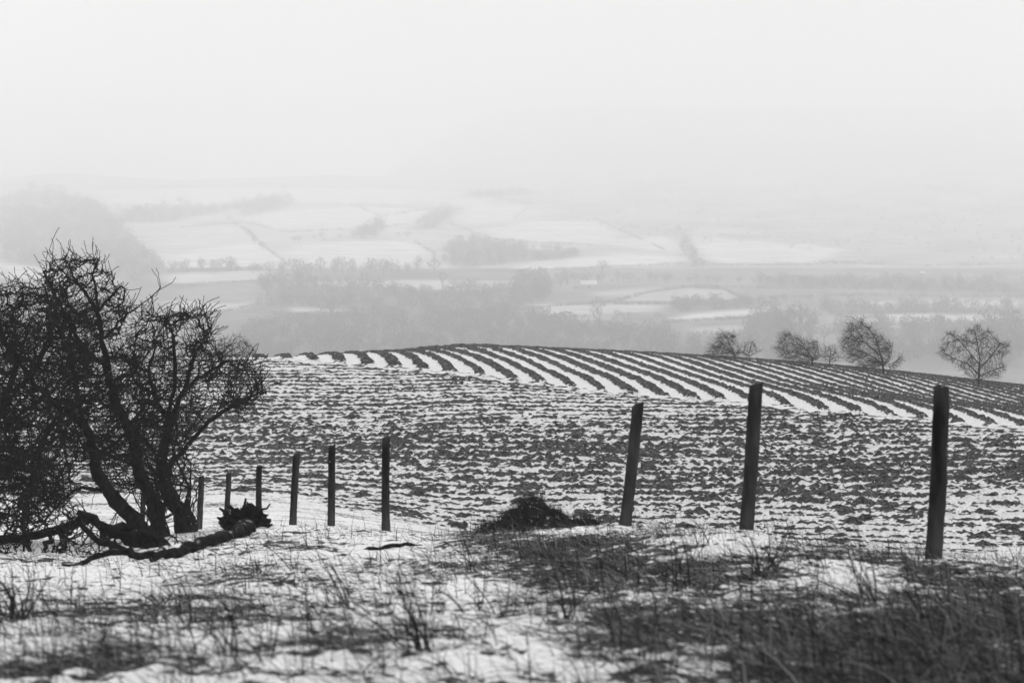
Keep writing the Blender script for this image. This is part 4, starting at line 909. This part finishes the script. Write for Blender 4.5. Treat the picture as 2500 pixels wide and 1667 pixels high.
wo = mesh_np('woodland', np.concatenate(VV), [np.concatenate(FF)], M_far, smooth=False); tag(wo, 'hazy bare woods spread over the valley floor and slopes', 'woodland', kind='stuff')
VV = []; FF = []; nb = 0
for k, (pts, n, hp) in enumerate(HEDGES):
    pts = np.array(pts, float); L = np.concatenate([[0], np.cumsum(np.linalg.norm(np.diff(pts, axis=0), axis=1))]); n = int(n * 1.8); s = rw.uniform(0, L[-1], n)
    px = np.interp(s, L, pts[:, 0]); py = np.interp(s, L, pts[:, 1]) + rw.normal(0, .8, n); c = vhits(px, py); H = hp * rw.uniform(.5, 1.2, n) * c[:, 1] / FPX
    v, f = mass(c, H, 40, rw, .9); VV.append(v); FF.append(f + nb); nb += len(v)
ho = mesh_np('hedgerows', np.concatenate(VV), [np.concatenate(FF)], M_far, smooth=False); tag(ho, 'thin dark hedgerows dividing the misty valley fields', 'hedgerows', kind='stuff')

# farm buildings
def barn(px, py, wpx, label, rz, roofmat):
    h = vhit(px, py); W = wpx * h[1] / FPX; Dp = W * .45; Hh = W * .28; Rh = W * .2
    root = bpy.data.objects.new('farm_building', None); COL.objects.link(root); root.location = tuple(h); root.rotation_euler = (0, 0, rz); tag(root, label, 'farm building')
    x, y = W / 2, Dp / 2
    v = [(-x, -y, -2), (x, -y, -2), (x, y, -2), (-x, y, -2), (-x, -y, Hh), (x, -y, Hh), (x, y, Hh), (-x, y, Hh), (-x, 0, Hh + Rh), (x, 0, Hh + Rh)]
    mesh_np('wall', v, [[(0, 1, 5, 4), (2, 3, 7, 6), (1, 2, 6, 5), (3, 0, 4, 7)], [(5, 6, 9), (7, 4, 8)]], M_stone, smooth=False).parent = root
    e = .6; t = .35
    v = [(-x - e, -y - e, Hh - e * Rh / y + t), (x + e, -y - e, Hh - e * Rh / y + t), (x + e, 0, Hh + Rh + t), (-x - e, 0, Hh + Rh + t), (-x - e, y + e, Hh - e * Rh / y + t), (x + e, y + e, Hh - e * Rh / y + t)]
    v += [(a, b, c - t * .9) for a, b, c in v]
    mesh_np('roof', v, [[(0, 1, 2, 3), (3, 2, 5, 4), (7, 6, 9, 8), (8, 9, 10, 11), (0, 6, 7, 1), (4, 5, 11, 10)]], roofmat, smooth=False).parent = root
    d_ = W * .07; v = [(-d_, -y - .12, -2), (d_, -y - .12, -2), (d_, -y - .12, Hh * .75), (-d_, -y - .12, Hh * .75), (-d_, -y - .02, -2), (d_, -y - .02, -2), (d_, -y - .02, Hh * .75), (-d_, -y - .02, Hh * .75)]
    mesh_np('door', v, [[(0, 1, 2, 3), (1, 5, 6, 2), (4, 0, 3, 7), (3, 2, 6, 7)]], M_slate, smooth=False).parent = root
barn(1437, 704, 38, 'farm building with a long snow covered roof at the heart of the valley', .2, M_snow)
barn(1408, 706, 14, 'small grey roofed house left of the snow roofed farm building', -.3, M_slate)
barn(2254, 668, 9, 'tiny pale farm building far off on the right', .1, M_snow)
barn(1305, 452, 14, 'minute pale farm building on the skyline at the centre', .1, M_snow)

# ------------------------------------------------------------------ falling snow
r = np.random.default_rng(99); n = 9000; d = r.uniform(20, 100, n) ** 1.0; u = r.uniform(-.26, .26, n); vv = r.uniform(-.2, -.015, n)
x = u * d; z = vv * d; k = (z > gz(x, d) + .05) & (z < 9); x, d, z = x[k], d[k], z[k]; n = len(x)
oc = np.array([(1, 0, 0), (-1, 0, 0), (0, 1, 0), (0, -1, 0), (0, 0, 1), (0, 0, -1)], float); s = r.uniform(.0022, .0048, n) * (.5 + d / 90)
V = (np.stack([x, d, z], 1)[:, None] + oc[None] * s[:, None, None] * np.array([1.5, 1, 1])).reshape(-1, 3)
of = np.array([(0, 2, 4), (2, 1, 4), (1, 3, 4), (3, 0, 4), (2, 0, 5), (1, 2, 5), (3, 1, 5), (0, 3, 5)]); Ff = (np.arange(n)[:, None, None] * 6 + of[None]).reshape(-1, 3)
fo = mesh_np('snowflakes', V, [Ff], M_snow); tag(fo, 'fine snowflakes blowing through the air', 'snow', kind='stuff')

# ------------------------------------------------------------------ the snowy mist itself
top = 175.0; bot = -330.0
v = [(-3000, -60, bot), (3000, -60, bot), (3000, 8100, bot), (-3000, 8100, bot), (-3000, -60, top), (3000, -60, top), (3000, 8100, top), (-3000, 8100, top)]
mh = bpy.data.materials.new('mist'); mh.use_nodes = True; th = mh.node_tree; th.nodes.clear(); oh = th.nodes.new('ShaderNodeOutputMaterial'); pv = th.nodes.new('ShaderNodeVolumePrincipled')
pv.inputs['Color'].default_value = (.997, .997, .997, 1); pv.inputs['Density'].default_value = HAZE_DENSITY; pv.inputs['Anisotropy'].default_value = 0.22
th.links.new(pv.outputs[0], oh.inputs['Volume'])
hz_ = mesh_np('haze', v, [[(0, 3, 2, 1), (4, 5, 6, 7), (0, 1, 5, 4), (1, 2, 6, 5), (2, 3, 7, 6), (3, 0, 4, 7)]], mh, smooth=False); tag(hz_, 'snow filled mist whitening the valley', 'haze', kind='stuff')
